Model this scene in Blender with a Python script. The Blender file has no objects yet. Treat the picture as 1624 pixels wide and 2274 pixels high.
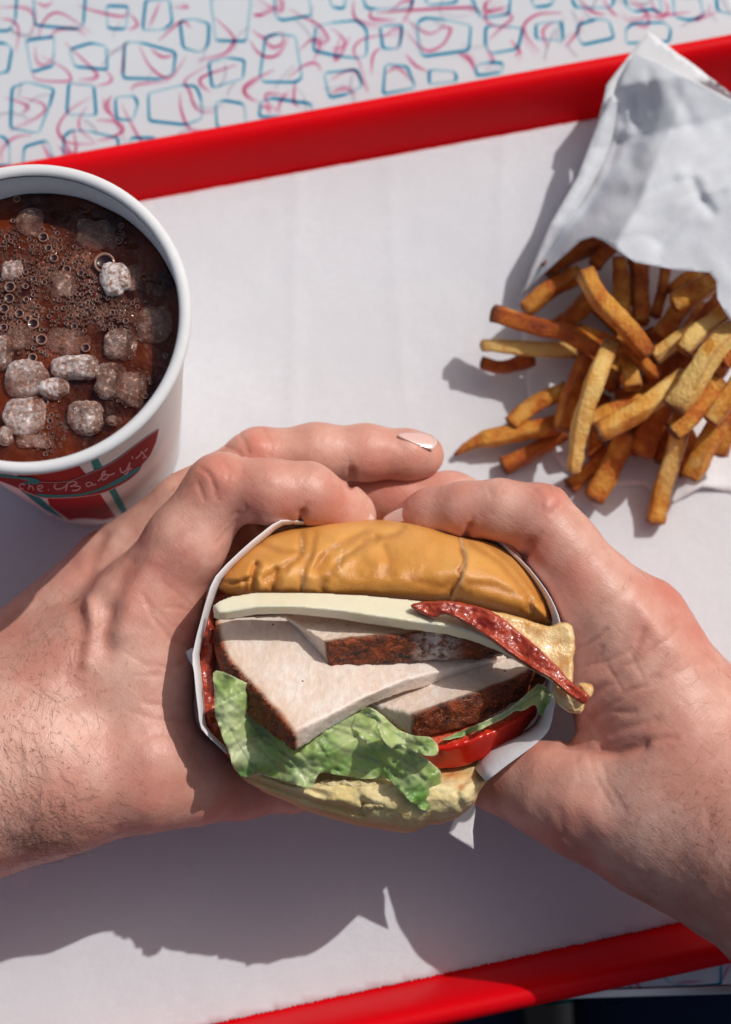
import bpy, bmesh, math, random
import numpy as np
from mathutils import Vector, Matrix, noise as mnoise
from mathutils.geometry import delaunay_2d_cdt
from mathutils.kdtree import KDTree

random.seed(7)
rng = np.random.default_rng(7)
scene = bpy.context.scene
COL = scene.collection

# ------------------------------------------------------------------ camera
IW, IH = 1624.0, 2274.0          # units in which positions were measured on the photograph
FPX = 4468.0
TILT = math.radians(12.7)
CAMZ = 687.0                      # mm above the table top
Fv = np.array([0, math.sin(TILT), -math.cos(TILT)])
Uv = np.array([0, math.cos(TILT), math.sin(TILT)])
Rv = np.array([1.0, 0, 0])
CAMP = np.array([0, 0, CAMZ])

cam_d = bpy.data.cameras.new("camera")
cam_d.sensor_fit = 'VERTICAL'
cam_d.sensor_height = 36.0
cam_d.sensor_width = 25.7
cam_d.lens = FPX / IH * 36.0
cam_d.clip_start = 0.02
cam_d.clip_end = 50
cam_d.dof.use_dof = True
cam_d.dof.focus_distance = 0.604
cam_d.dof.aperture_fstop = 8.5
cam = bpy.data.objects.new("camera", cam_d)
COL.objects.link(cam)
cam.location = CAMP * 0.001
cam.rotation_euler = (TILT, 0, 0)
scene.camera = cam

# ------------------------------------------------------------------ light
SUN_ELEV = math.radians(50)
SUN_AZ = math.radians(42)          # direction towards the sun in plan (x, y)
world = bpy.data.worlds.new("World")
scene.world = world
world.use_nodes = True
wn = world.node_tree
wn.nodes.clear()
wo = wn.nodes.new('ShaderNodeOutputWorld')
wb = wn.nodes.new('ShaderNodeBackground')
ws = wn.nodes.new('ShaderNodeTexSky')
ws.sky_type = 'NISHITA'
ws.sun_disc = False
ws.sun_elevation = SUN_ELEV
ws.sun_rotation = math.radians(90) - SUN_AZ
ws.air_density = 1.4
ws.dust_density = 5.0
ws.ozone_density = 1.0
wb.inputs[1].default_value = 0.10
wn.links.new(ws.outputs[0], wb.inputs[0])
wn.links.new(wb.outputs[0], wo.inputs[0])
sd = bpy.data.lights.new("sun", 'SUN')
sd.energy = 3.9
sd.angle = math.radians(0.6)
sd.color = (1.0, 0.965, 0.93)
so = bpy.data.objects.new("sun", sd)
COL.objects.link(so)
sdir = Vector((math.cos(SUN_AZ) * math.cos(SUN_ELEV), math.sin(SUN_AZ) * math.cos(SUN_ELEV), math.sin(SUN_ELEV)))
so.rotation_euler = sdir.to_track_quat('Z', 'Y').to_euler()
so.location = (1, 1, 2)
scene.view_settings.view_transform = 'Standard'
scene.view_settings.look = 'None'
scene.view_settings.exposure = -0.66
scene.view_settings.gamma = 1.0
scene.cycles.use_denoising = True
scene.cycles.max_bounces = 8
scene.cycles.transparent_max_bounces = 24

# ------------------------------------------------------------------ helpers
def P(u, v, z):
    """point at height z (mm above the table top) seen at photograph position (u, v); metres"""
    u = np.asarray(u, float); v = np.asarray(v, float); z = np.asarray(z, float)
    d = (Fv * FPX) + np.multiply.outer(u - IW / 2, Rv) + np.multiply.outer(IH / 2 - v, Uv)
    t = (z - CAMZ) / d[..., 2]
    return (CAMP + d * t[..., None]) * 0.001

def W2P(p):
    q = np.asarray(p) * 1000.0 - CAMP
    dz = q @ Fv
    return IW / 2 + FPX * (q @ Rv) / dz, IH / 2 - FPX * (q @ Uv) / dz

def C1(x, y):                     # close crop of the sandwich -> photograph units
    return 389.8 + 0.6 * x, 1104.3 + 0.6 * y
def C5(x, y):                     # close crop of the fries
    return 974.4 + 0.4 * x, 454.7 + 0.4 * y

def hash3(i, j, k, s):
    n = (i * 73856093) ^ (j * 19349663) ^ (k * 83492791) ^ (s * 2654435761 & 0x7fffffff)
    n = n & 0x7fffffff
    n = ((n >> 13) ^ n)
    n = (n * (n * n % 1000003 * 15731 + 789221) + 1376312589) & 0x7fffffff
    return n / 1073741824.0 - 1.0

def vnoise(p, scale=1.0, seed=0):
    p = np.asarray(p, float) * scale + 1000.0
    i = np.floor(p).astype(np.int64); f = p - i
    f = f * f * (3 - 2 * f)
    r = 0
    for dx in (0, 1):
        wx = f[:, 0] if dx else 1 - f[:, 0]
        for dy in (0, 1):
            wy = f[:, 1] if dy else 1 - f[:, 1]
            for dz in (0, 1):
                wz = f[:, 2] if dz else 1 - f[:, 2]
                r = r + wx * wy * wz * hash3(i[:, 0] + dx, i[:, 1] + dy, i[:, 2] + dz, seed)
    return r

def fbm(p, scale, octv=3, seed=0):
    r = 0; a = 1.0; t = 0
    for o in range(octv):
        r = r + a * vnoise(p, scale * 2 ** o, seed + o); t += a; a *= 0.5
    return r / t

def seg_dist(X, Y, pl, closed=False):
    """distance of 2-D points to a polyline"""
    pl = [tuple(q[:2]) for q in pl]
    if closed: pl = pl + [pl[0]]
    best = np.full(np.shape(X), 1e9)
    for (ax, ay), (bx, by) in zip(pl[:-1], pl[1:]):
        dx, dy = bx - ax, by - ay
        L = dx * dx + dy * dy + 1e-9
        t = np.clip(((X - ax) * dx + (Y - ay) * dy) / L, 0, 1)
        best = np.minimum(best, np.hypot(X - ax - t * dx, Y - ay - t * dy))
    return best

def inside(X, Y, poly):
    X = np.asarray(X); Y = np.asarray(Y)
    c = np.zeros(X.shape, bool)
    n = len(poly)
    for i in range(n):
        x1, y1 = poly[i][:2]; x2, y2 = poly[(i + 1) % n][:2]
        cond = ((y1 > Y) != (y2 > Y))
        with np.errstate(divide='ignore', invalid='ignore'):
            xx = (x2 - x1) * (Y - y1) / (y2 - y1 + 1e-12) + x1
        c ^= cond & (X < xx)
    return c

def smooth_poly(pl, n=3, closed=True):
    """Catmull-Rom resampling, works on tuples of any length"""
    a = np.array(pl, float)
    out = []
    N = len(a)
    rngi = range(N) if closed else range(N - 1)
    for i in rngi:
        if closed:
            p0, p1, p2, p3 = a[(i - 1) % N], a[i], a[(i + 1) % N], a[(i + 2) % N]
        else:
            p0, p1, p2, p3 = a[max(i - 1, 0)], a[i], a[i + 1], a[min(i + 2, N - 1)]
        for k in range(n):
            t = k / n
            out.append(0.5 * ((2 * p1) + (-p0 + p2) * t + (2 * p0 - 5 * p1 + 4 * p2 - p3) * t * t + (-p0 + 3 * p1 - 3 * p2 + p3) * t ** 3))
    if not closed: out.append(a[-1])
    return [tuple(q) for q in out]

def rough_poly(pl, step, amp, seed=0, closed=True):
    """resample a closed outline at a step and make it uneven"""
    a = [np.array(q, float) for q in pl]
    out = []
    n = len(a)
    for i in range(n if closed else n - 1):
        p, q = a[i], a[(i + 1) % n]
        L = np.hypot(*(q - p)[:2]); m = max(1, int(L / step))
        for k in range(m):
            out.append(p + (q - p) * k / m)
    out = np.array(out)
    nn = np.column_stack([out[:, 0] * 0.05, out[:, 1] * 0.05, np.full(len(out), seed * 7.3)])
    out[:, 0] += amp * (vnoise(nn, 1, 1) + 0.6 * vnoise(nn, 3.1, 2))
    out[:, 1] += amp * (vnoise(nn, 1, 3) + 0.6 * vnoise(nn, 3.1, 4))
    return [tuple(q) for q in out]

def mesh_data(name, verts, faces, smooth=True, attrs=None):
    me = bpy.data.meshes.new(name)
    me.from_pydata([tuple(v) for v in np.asarray(verts, float)], [], [tuple(int(i) for i in f) for f in faces])
    if attrs:
        for k, vals in attrs.items():
            at = me.attributes.new(k, 'FLOAT', 'POINT')
            at.data.foreach_set('value', np.asarray(vals, np.float32))
    if smooth:
        me.polygons.foreach_set('use_smooth', [True] * len(me.polygons))
    me.update()
    return me

def link(name, me, mat=None, parent=None, **props):
    o = bpy.data.objects.new(name, me)
    COL.objects.link(o)
    if mat is not None and me is not None: me.materials.append(mat)
    if parent is not None: o.parent = parent
    for k, val in props.items(): o[k] = val
    return o

def empty(name, loc, label, cat, group=None):
    o = bpy.data.objects.new(name, None)
    COL.objects.link(o)
    o.location = loc
    o.empty_display_size = 0.01
    o['label'] = label; o['category'] = cat
    if group: o['group'] = group
    bpy.context.view_layer.update()
    return o

def adopt(o, parent):
    """parent keeping world place"""
    o.parent = parent
    o.matrix_parent_inverse = Matrix.Translation(-Vector(parent.location))
    return o

def cdt(outline, step, margin=0.45):
    """triangulate a 2-D outline with interior points; returns pts, tris, boundary count"""
    pl = np.array([q[:2] for q in outline], float)
    x0, y0 = pl.min(0); x1, y1 = pl.max(0)
    gx, gy = np.meshgrid(np.arange(x0, x1, step), np.arange(y0, y1, step * 0.87))
    gx = gx + (np.arange(gx.shape[0]) % 2)[:, None] * step * 0.5
    gx = gx.ravel(); gy = gy.ravel()
    m = inside(gx, gy, pl) & (seg_dist(gx, gy, list(map(tuple, pl)), True) > step * margin)
    pts = [Vector(p) for p in pl] + [Vector((a, b)) for a, b in zip(gx[m], gy[m])]
    nb = len(pl)
    edges = [(i, (i + 1) % nb) for i in range(nb)]
    r = delaunay_2d_cdt(pts, edges, [], 1, 1e-6)
    vs = np.array([tuple(q) for q in r[0]])
    return vs, r[2], [tuple(e) for e in r[1]]

def sheet(name, outline, zf, step, mat, parent=None, thick=0.15, proj=P, attrf=None, solid=True, smooth=True, **props):
    """a thin sheet: outline in photo units, zf(u, v) height in mm; two faces and a rim"""
    vs, tris, _ = cdt(outline, step)
    z = zf(vs[:, 0], vs[:, 1])
    top = proj(vs[:, 0], vs[:, 1], z)
    n = len(top)
    faces = [tuple(t) for t in tris]
    area = sum((vs[t[1]][0] - vs[t[0]][0]) * (vs[t[2]][1] - vs[t[0]][1]) - (vs[t[2]][0] - vs[t[0]][0]) * (vs[t[1]][1] - vs[t[0]][1]) for t in faces if len(t) == 3)
    if area > 0: faces = [tuple(reversed(f)) for f in faces]
    attrs = attrf(vs[:, 0], vs[:, 1]) if attrf else {}
    if solid:
        bot = top.copy(); bot[:, 2] -= thick * 0.001
        ec = {}
        for f in faces:
            for i in range(len(f)):
                e = (f[i], f[(i + 1) % len(f)])
                ec[e] = 1
        rim = [e for e in ec if (e[1], e[0]) not in ec]
        allf = faces + [tuple(i + n for i in reversed(f)) for f in faces] + [(b, a, a + n, b + n) for a, b in rim]
        V = np.vstack([top, bot])
        attrs = {k: np.concatenate([a, a]) for k, a in attrs.items()}
    else:
        V, allf = top, faces
    me = mesh_data(name, V, allf, smooth, attrs)
    return link(name, me, mat, parent, **props)

def vertex_normals(V, faces):
    N = np.zeros_like(V)
    F3 = np.array([f[:3] for f in faces])
    fn = np.cross(V[F3[:, 1]] - V[F3[:, 0]], V[F3[:, 2]] - V[F3[:, 0]])
    for k in range(3): np.add.at(N, F3[:, k], fn)
    F4 = [f for f in faces if len(f) > 3]
    if F4:
        F4 = np.array(F4); idx = F4[:, 3]
        fn = np.cross(V[F4[:, 2]] - V[F4[:, 0]], V[F4[:, 3]] - V[F4[:, 0]])
        np.add.at(N, idx, fn)
    return N / (np.linalg.norm(N, axis=1, keepdims=True) + 1e-12)

def pillow(name, outline, z0, front, back, R, step, mat, parent=None, disp=None, attrf=None, power=0.5, zf=None, **props):
    """a swollen solid with a given outline: front bulge and back bulge in mm, R = rounding width in px"""
    vs, tris, _ = cdt(outline, step)
    faces = [tuple(t) for t in tris]
    area = sum((vs[t[1]][0] - vs[t[0]][0]) * (vs[t[2]][1] - vs[t[0]][1]) - (vs[t[2]][0] - vs[t[0]][0]) * (vs[t[1]][1] - vs[t[0]][1]) for t in faces if len(t) == 3)
    if area > 0: faces = [tuple(reversed(f)) for f in faces]
    d = seg_dist(vs[:, 0], vs[:, 1], outline, True)
    q = np.clip(d / R, 0, 1)
    prof = np.power(np.clip(1 - (1 - q) ** 2, 0, 1), power)
    base = z0 if zf is None else zf(vs[:, 0], vs[:, 1])
    zt = base + front * prof
    zb = base - back * prof
    if disp is not None: zt = zt + disp(vs[:, 0], vs[:, 1], q)
    bd = d < 1e-3
    top = P(vs[:, 0], vs[:, 1], zt); bot = P(vs[:, 0], vs[:, 1], base * np.ones(len(vs)))
    bot[:, 2] = (zb) * 0.001
    n = len(vs)
    mp = np.where(bd, np.arange(n), np.arange(n) + n)
    allf = faces + [tuple(int(mp[i]) for i in reversed(f)) for f in faces]
    V = np.vstack([top, bot])
    attrs = attrf(vs[:, 0], vs[:, 1]) if attrf else {}
    attrs = {k: np.concatenate([a, a]) for k, a in attrs.items()}
    me = mesh_data(name, V, allf, True, attrs)
    bm = bmesh.new(); bm.from_mesh(me)
    loose = [v for v in bm.verts if not v.link_faces]
    bmesh.ops.delete(bm, geom=loose, context='VERTS')
    bm.to_mesh(me); bm.free()
    return link(name, me, mat, parent, **props)

# ---- implicit surfaces
def surface_nets(F, org, h):
    nx, ny, nz = F.shape
    S = F < 0
    c = np.zeros((nx - 1, ny - 1, nz - 1), np.int8)
    corners = [(a, b, d) for a in (0, 1) for b in (0, 1) for d in (0, 1)]
    for a, b, d in corners:
        c += S[a:nx - 1 + a, b:ny - 1 + b, d:nz - 1 + d]
    act = (c > 0) & (c < 8)
    ii = np.argwhere(act)
    idx = np.full(act.shape, -1, np.int64)
    idx[act] = np.arange(len(ii))
    acc = np.zeros((len(ii), 3)); cnt = np.zeros(len(ii))
    for (a, b, d) in corners:
        for ax in range(3):
            o = [a, b, d]
            if o[ax]: continue
            o2 = list(o); o2[ax] = 1
            f1 = F[ii[:, 0] + o[0], ii[:, 1] + o[1], ii[:, 2] + o[2]]
            f2 = F[ii[:, 0] + o2[0], ii[:, 1] + o2[1], ii[:, 2] + o2[2]]
            m = (f1 < 0) != (f2 < 0)
            t = np.where(m, f1 / np.where(m, f1 - f2, 1), 0)
            p = np.tile(np.array(o, float), (len(ii), 1)); p[:, ax] += t
            acc[m] += p[m]; cnt[m] += 1
    V = (ii + acc / cnt[:, None]) * h + org
    faces = []
    for ax in range(3):
        u, w = (ax + 1) % 3, (ax + 2) % 3
        sl1 = [slice(1, -1)] * 3; sl2 = [slice(1, -1)] * 3
        sl1[ax] = slice(0, -1); sl2[ax] = slice(1, None)
        A = S[tuple(sl1)]; B = S[tuple(sl2)]
        for flip, M in ((False, A & ~B), (True, ~A & B)):
            e = np.argwhere(M)
            if not len(e): continue
            off = np.ones(3, int); off[ax] = 0
            e = e + off
            q = []
            for du, dw in ((-1, -1), (0, -1), (0, 0), (-1, 0)):
                k = e.copy(); k[:, u] += du; k[:, w] += dw
                q.append(idx[k[:, 0], k[:, 1], k[:, 2]])
            q = np.stack(q, 1)
            if flip: q = q[:, ::-1]
            faces.append(q)
    return V, np.vstack(faces)

class Field:
    def __init__(s, lo, hi, h):
        s.h = h; s.lo = np.array(lo, float)
        s.n = np.ceil((np.array(hi) - s.lo) / h).astype(int) + 1
        s.F = np.full(tuple(s.n), 60.0, np.float32)
    def new(s):
        f = object.__new__(Field); f.h = s.h; f.lo = s.lo; f.n = s.n
        f.F = np.full(tuple(s.n), 60.0, np.float32); return f
    def cone(s, a, b, r1, r2, k=3.0, flat=None):
        a = np.array(a, float); b = np.array(b, float)
        R = max(r1, r2) + k + 4
        i0 = np.clip(((np.minimum(a, b) - R - s.lo) / s.h).astype(int), 0, s.n - 1)
        i1 = np.clip(((np.maximum(a, b) + R - s.lo) / s.h).astype(int) + 2, 1, s.n)
        if np.any(i1 <= i0): return
        X = (np.arange(i0[0], i1[0]) * s.h + s.lo[0]).astype(np.float32)[:, None, None]
        Y = (np.arange(i0[1], i1[1]) * s.h + s.lo[1]).astype(np.float32)[None, :, None]
        Z = (np.arange(i0[2], i1[2]) * s.h + s.lo[2]).astype(np.float32)[None, None, :]
        d = b - a; L = float(d @ d) + 1e-9
        t = ((X - a[0]) * d[0] + (Y - a[1]) * d[1] + (Z - a[2]) * d[2]) / L
        t = np.clip(t, 0, 1)
        D = np.sqrt((X - a[0] - t * d[0]) ** 2 + (Y - a[1] - t * d[1]) ** 2 + (Z - a[2] - t * d[2]) ** 2) - (r1 + (r2 - r1) * t)
        sl = tuple(slice(p, q) for p, q in zip(i0, i1))
        s.F[sl] = smin(s.F[sl], D, k)
    def merge(s, o, k):
        s.F = smin(s.F, o.F, k)
    def mesh(s):
        return surface_nets(s.F, s.lo, s.h)

def smin(a, b, k):
    if k <= 0: return np.minimum(a, b)
    h = np.maximum(k - np.abs(a - b), 0) / k
    return np.minimum(a, b) - h * h * k * 0.25

def relax(V, faces, it=2, lam=0.5):
    F = np.asarray(faces)
    n = len(V)
    for _ in range(it):
        acc = np.zeros_like(V); cnt = np.zeros(n)
        m = F.shape[1]
        for k in range(m):
            a, b = F[:, k], F[:, (k + 1) % m]
            np.add.at(acc, a, V[b]); np.add.at(acc, b, V[a])
            np.add.at(cnt, a, 1); np.add.at(cnt, b, 1)
        V = V + lam * (acc / cnt[:, None] - V)
    return V

def remeshed(name, verts, faces, voxel):
    """voxel-remesh a closed mesh, returns verts, faces"""
    me = mesh_data(name, verts, faces, False)
    o = bpy.data.objects.new(name, me); COL.objects.link(o)
    md = o.modifiers.new('r', 'REMESH'); md.mode = 'VOXEL'; md.voxel_size = voxel
    dg = bpy.context.evaluated_depsgraph_get()
    ev = o.evaluated_get(dg).to_mesh()
    V = np.zeros(len(ev.vertices) * 3); ev.vertices.foreach_get('co', V); V = V.reshape(-1, 3)
    Fc = [tuple(p.vertices) for p in ev.polygons]
    o.evaluated_get(dg).to_mesh_clear()
    bpy.data.objects.remove(o); bpy.data.meshes.remove(me)
    return V, Fc

def slab(name, top, bot, mat, parent, crust=(), voxel=0.0008, rough=0.25, seed=0, soft=1, attrx=None, crustw=1.6, crough=0.5, **props):
    """solid between two rings given in photo units with heights; crust = list of side indices with a rind"""
    n = len(top)
    T = np.array([P(*q) for q in top]); B = np.array([P(*q) for q in bot])
    V = np.vstack([T, B])
    fr = [tuple(range(n)), tuple(reversed(range(n, 2 * n)))] + [(i, i + n, (i + 1) % n + n, (i + 1) % n) for i in range(n)]
    me0 = mesh_data('t', V, fr, False)
    bm = bmesh.new(); bm.from_mesh(me0); bmesh.ops.recalc_face_normals(bm, faces=bm.faces)
    bmesh.ops.triangulate(bm, faces=bm.faces)
    V0 = [tuple(v.co) for v in bm.verts]; F0 = [tuple(v.index for v in f.verts) for f in bm.faces]
    bm.free(); bpy.data.meshes.remove(me0)
    V2, F2 = remeshed('t', V0, F0, voxel)
    F2 = [f if len(f) == 4 else f + (f[-1],) for f in F2]
    F2 = np.array(F2)
    V2 = relax(V2, F2, soft)
    N = vertex_normals(V2, F2)
    cr = np.zeros(len(V2))
    if crust:
        pts = []
        for i in crust:
            j = (i + 1) % n
            for a in np.linspace(0, 1, 50):
                for b in np.linspace(0, 1, 16):
                    pts.append(((T[i] * (1 - a) + T[j] * a) * (1 - b) + (B[i] * (1 - a) + B[j] * a) * b))
        kd = KDTree(len(pts))
        for i, q in enumerate(pts): kd.insert(q, i)
        kd.balance()
        dist = np.array([kd.find(q)[2] for q in V2]) * 1000
        dist = dist + 0.5 * fbm(V2, 260, 3, seed + 5)
        cr = np.clip((crustw + 0.3 - dist) / 1.2, 0, 1)
    amp = rough + crough * cr
    V2 = V2 + N * (amp * fbm(V2, 500, 4, seed) * 0.001)[:, None] + N * (rough * 1.2 * fbm(V2, 120, 2, seed + 9) * 0.001)[:, None]
    attrs = {'crust': cr, 'near': np.exp(-dist / 2.6) if crust else np.zeros(len(V2))}
    if attrx: attrs.update(attrx(V2))
    me = mesh_data(name, V2, [tuple(dict.fromkeys(f)) for f in F2.tolist()], True, attrs)
    return link(name, me, mat, parent, **props)

def tube(pts, rad, seg=8, caps=True):
    """swept tube through 3-D points (metres), radius list"""
    pts = [Vector(p) for p in pts]
    n = len(pts); V = []; F = []
    up = Vector((0, 0, 1))
    for i, p in enumerate(pts):
        t = (pts[min(i + 1, n - 1)] - pts[max(i - 1, 0)]).normalized()
        a = t.cross(up)
        if a.length < 1e-3: a = t.cross(Vector((1, 0, 0)))
        a.normalize(); b = a.cross(t)
        r = rad[i] if hasattr(rad, '__len__') else rad
        for k in range(seg):
            w = 2 * math.pi * k / seg
            V.append(p + a * (math.cos(w) * r) + b * (math.sin(w) * r))
    for i in range(n - 1):
        for k in range(seg):
            F.append((i * seg + k, i * seg + (k + 1) % seg, (i + 1) * seg + (k + 1) % seg, (i + 1) * seg + k))
    if caps:
        F.append(tuple(reversed(range(seg)))); F.append(tuple(range((n - 1) * seg, n * seg)))
    return V, F

# ------------------------------------------------------------------ materials
class NT:
    def __init__(s, name):
        s.m = bpy.data.materials.new(name); s.m.use_nodes = True
        s.t = s.m.node_tree; s.t.nodes.clear()
        s.out = s.t.nodes.new('ShaderNodeOutputMaterial')
        s.b = s.t.nodes.new('ShaderNodeBsdfPrincipled')
        s.t.links.new(s.b.outputs[0], s.out.inputs[0])
        s.tc = s.t.nodes.new('ShaderNodeTexCoord')
    def n(s, ty, **kw):
        nd = s.t.nodes.new(ty)
        for k, v in kw.items(): setattr(nd, k, v)
        return nd
    def l(s, a, b): s.t.links.new(a, b)
    def set(s, **kw):
        for k, v in kw.items():
            nm = k.replace('_', ' ')
            for i in s.b.inputs:
                if i.name.lower() == nm.lower():
                    i.default_value = v if not (isinstance(v, tuple) and len(v) == 3 and i.type == 'RGBA') else (*v, 1)
        return s
    def coords(s, scale=(1, 1, 1), rot=(0, 0, 0)):
        mp = s.n('ShaderNodeMapping'); mp.inputs['Scale'].default_value = scale; mp.inputs['Rotation'].default_value = rot
        s.l(s.tc.outputs['Object'], mp.inputs[0]); return mp.outputs[0]
    def noise(s, scale, detail=4, rough=0.55, vec=None, dist=0.0):
        nd = s.n('ShaderNodeTexNoise'); nd.inputs['Scale'].default_value = scale; nd.inputs['Detail'].default_value = detail
        nd.inputs['Roughness'].default_value = rough; nd.inputs['Distortion'].default_value = dist
        s.l(vec if vec is not None else s.tc.outputs['Object'], nd.inputs['Vector']); return nd.outputs['Fac']
    def voro(s, scale, vec=None, feature='F1', rand=1.0):
        nd = s.n('ShaderNodeTexVoronoi'); nd.feature = feature; nd.inputs['Scale'].default_value = scale
        nd.inputs['Randomness'].default_value = rand
        s.l(vec if vec is not None else s.tc.outputs['Object'], nd.inputs['Vector']); return nd.outputs['Distance']
    def ramp(s, fac, stops, interp='LINEAR'):
        nd = s.n('ShaderNodeValToRGB'); nd.color_ramp.interpolation = interp
        el = nd.color_ramp.elements
        while len(el) < len(stops): el.new(0.5)
        for e, (p, c) in zip(el, stops):
            e.position = p; e.color = (c, c, c, 1) if not hasattr(c, '__len__') else (*c[:3], 1)
        s.l(fac, nd.inputs[0]); return nd.outputs[0]
    def mix(s, fac, a, b, mode='MIX'):
        nd = s.n('ShaderNodeMix'); nd.data_type = 'RGBA'; nd.blend_type = mode
        for sock, val in ((nd.inputs[0], fac), (nd.inputs[6], a), (nd.inputs[7], b)):
            if hasattr(val, 'is_output') or isinstance(val, bpy.types.NodeSocket): s.l(val, sock)
            elif hasattr(val, '__len__'): sock.default_value = (*val[:3], 1)
            else: sock.default_value = val
        return nd.outputs[2]
    def math(s, op, a, b=0.0, clamp=False):
        nd = s.n('ShaderNodeMath'); nd.operation = op; nd.use_clamp = clamp
        for sock, val in ((nd.inputs[0], a), (nd.inputs[1], b)):
            if isinstance(val, bpy.types.NodeSocket): s.l(val, sock)
            else: sock.default_value = val
        return nd.outputs[0]
    def attr(s, name):
        nd = s.n('ShaderNodeAttribute'); nd.attribute_name = name; return nd.outputs['Fac']
    def objrand(s):
        return s.n('ShaderNodeObjectInfo').outputs['Random']
    def color(s, c):
        if isinstance(c, bpy.types.NodeSocket): s.l(c, s.b.inputs['Base Color'])
        else: s.b.inputs['Base Color'].default_value = (*c[:3], 1)
    def bump(s, h, strength=0.3, dist=0.001, prev=None):
        nd = s.n('ShaderNodeBump'); nd.inputs['Strength'].default_value = strength; nd.inputs['Distance'].default_value = dist
        s.l(h, nd.inputs['Height'])
        if prev is not None: s.l(prev, nd.inputs['Normal'])
        s.l(nd.outputs[0], s.b.inputs['Normal']); return nd.outputs[0]
    def to(s, name, sock): s.l(sock, s.b.inputs[name])

def sss(m, w, radius, scale):
    m.b.inputs['Subsurface Weight'].default_value = w
    m.b.inputs['Subsurface Radius'].default_value = radius
    m.b.inputs['Subsurface Scale'].default_value = scale

def mat_skin(axis):
    m = NT('skin')
    big = m.noise(36, 5, 0.65); med = m.noise(140, 4, 0.65)
    c = m.mix(m.ramp(big, [(0.35, 0), (0.65, 1)]), (0.76, 0.46, 0.365), (0.60, 0.275, 0.205))
    c = m.mix(m.ramp(med, [(0.45, 0), (0.75, 0.7)]), c, (0.58, 0.27, 0.205))
    c = m.mix(m.math('MULTIPLY', m.attr('red'), 0.85), c, (0.60, 0.165, 0.115))
    c = m.mix(m.math('MULTIPLY', m.attr('dark'), 0.35), c, (0.40, 0.13, 0.085))  # shade of creases and hollows painted into the skin colour
    pore = m.voro(900)
    c = m.mix(m.math('MULTIPLY', m.ramp(m.noise(600, 2), [(0.60, 0), (0.72, 1)]), m.attr('hairy')), c, (0.30, 0.12, 0.08))
    m.color(c)
    m.set(Roughness=0.40)
    m.b.inputs['Specular IOR Level'].default_value = 0.36
    sss(m, 0.12, (1.0, 0.32, 0.16), 0.0022)
    # fine criss-cross skin lines: two stretched noises at an angle, plus pores
    v1 = m.coords((1, 1, 1), (0, 0, axis))
    mp = m.n('ShaderNodeMapping'); mp.inputs['Scale'].default_value = (0.10, 1, 1); m.l(v1, mp.inputs[0])
    l1 = m.noise(1500, 3, 0.6, mp.outputs[0], 0.4)
    v2 = m.coords((1, 1, 1), (0, 0, axis + 1.0))
    mp2 = m.n('ShaderNodeMapping'); mp2.inputs['Scale'].default_value = (0.12, 1, 1); m.l(v2, mp2.inputs[0])
    l2 = m.noise(1700, 3, 0.6, mp2.outputs[0], 0.4)
    v3 = m.coords((1, 1, 1), (0, 0, axis + 1.4))
    mp3 = m.n('ShaderNodeMapping'); mp3.inputs['Scale'].default_value = (0.15, 1, 1); m.l(v3, mp3.inputs[0])
    l3 = m.noise(420, 4, 0.6, mp3.outputs[0], 0.8)
    h = m.math('ADD', m.math('MULTIPLY', l1, 0.5), m.math('MULTIPLY', l2, 0.4))
    h = m.math('ADD', h, m.math('MULTIPLY', l3, 0.75))
    h = m.math('ADD', h, m.math('MULTIPLY', m.voro(1500), 0.15))
    m.bump(h, 0.36, 0.0006)
    return m.m

def mat_simple(name, col, rough=0.5, **kw):
    m = NT(name); m.color(col); m.set(Roughness=rough, **kw); return m.m

def mat_paper(name, col=(0.80, 0.775, 0.795), bumpd=0.0006, scale=60, spec=0.12, fib=0.5, trans=0.0):
    m = NT(name)
    cloud = m.noise(scale * 0.5, 5, 0.6)
    c = m.mix(m.ramp(cloud, [(0.3, 0), (0.7, 1)]), col, tuple(x * 0.90 for x in col))
    c = m.mix(m.ramp(m.noise(330, 4, 0.7), [(0.4, 0.6), (0.62, 0)]), c, tuple(x * 0.90 for x in col))
    fb = m.noise(700, 5, 0.75)
    c = m.mix(m.math('MULTIPLY', m.ramp(fb, [(0.35, 1), (0.6, 0)]), fib), c, tuple(x * 0.90 for x in col))
    m.color(c); m.set(Roughness=0.9)
    m.b.inputs['Specular IOR Level'].default_value = spec
    h = m.math('ADD', m.math('MULTIPLY', m.noise(scale, 5, 0.6), 1.0), m.math('MULTIPLY', fb, 0.15))
    m.bump(h, 0.5, bumpd)
    if trans > 0:
        m.b.inputs['Subsurface Weight'].default_value = trans
        m.b.inputs['Subsurface Radius'].default_value = (1, 1, 1)
        m.b.inputs['Subsurface Scale'].default_value = 0.003
    return m.m

def mat_ink(name, col):
    """printing ink: darkens what lies below by its colour"""
    m = NT(name)
    tr = m.n('ShaderNodeBsdfTransparent')
    c = m.mix(m.attr('ink'), (1, 1, 1), col)
    m.l(c, tr.inputs[0]); m.l(tr.outputs[0], m.out.inputs[0])
    return m.m

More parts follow.
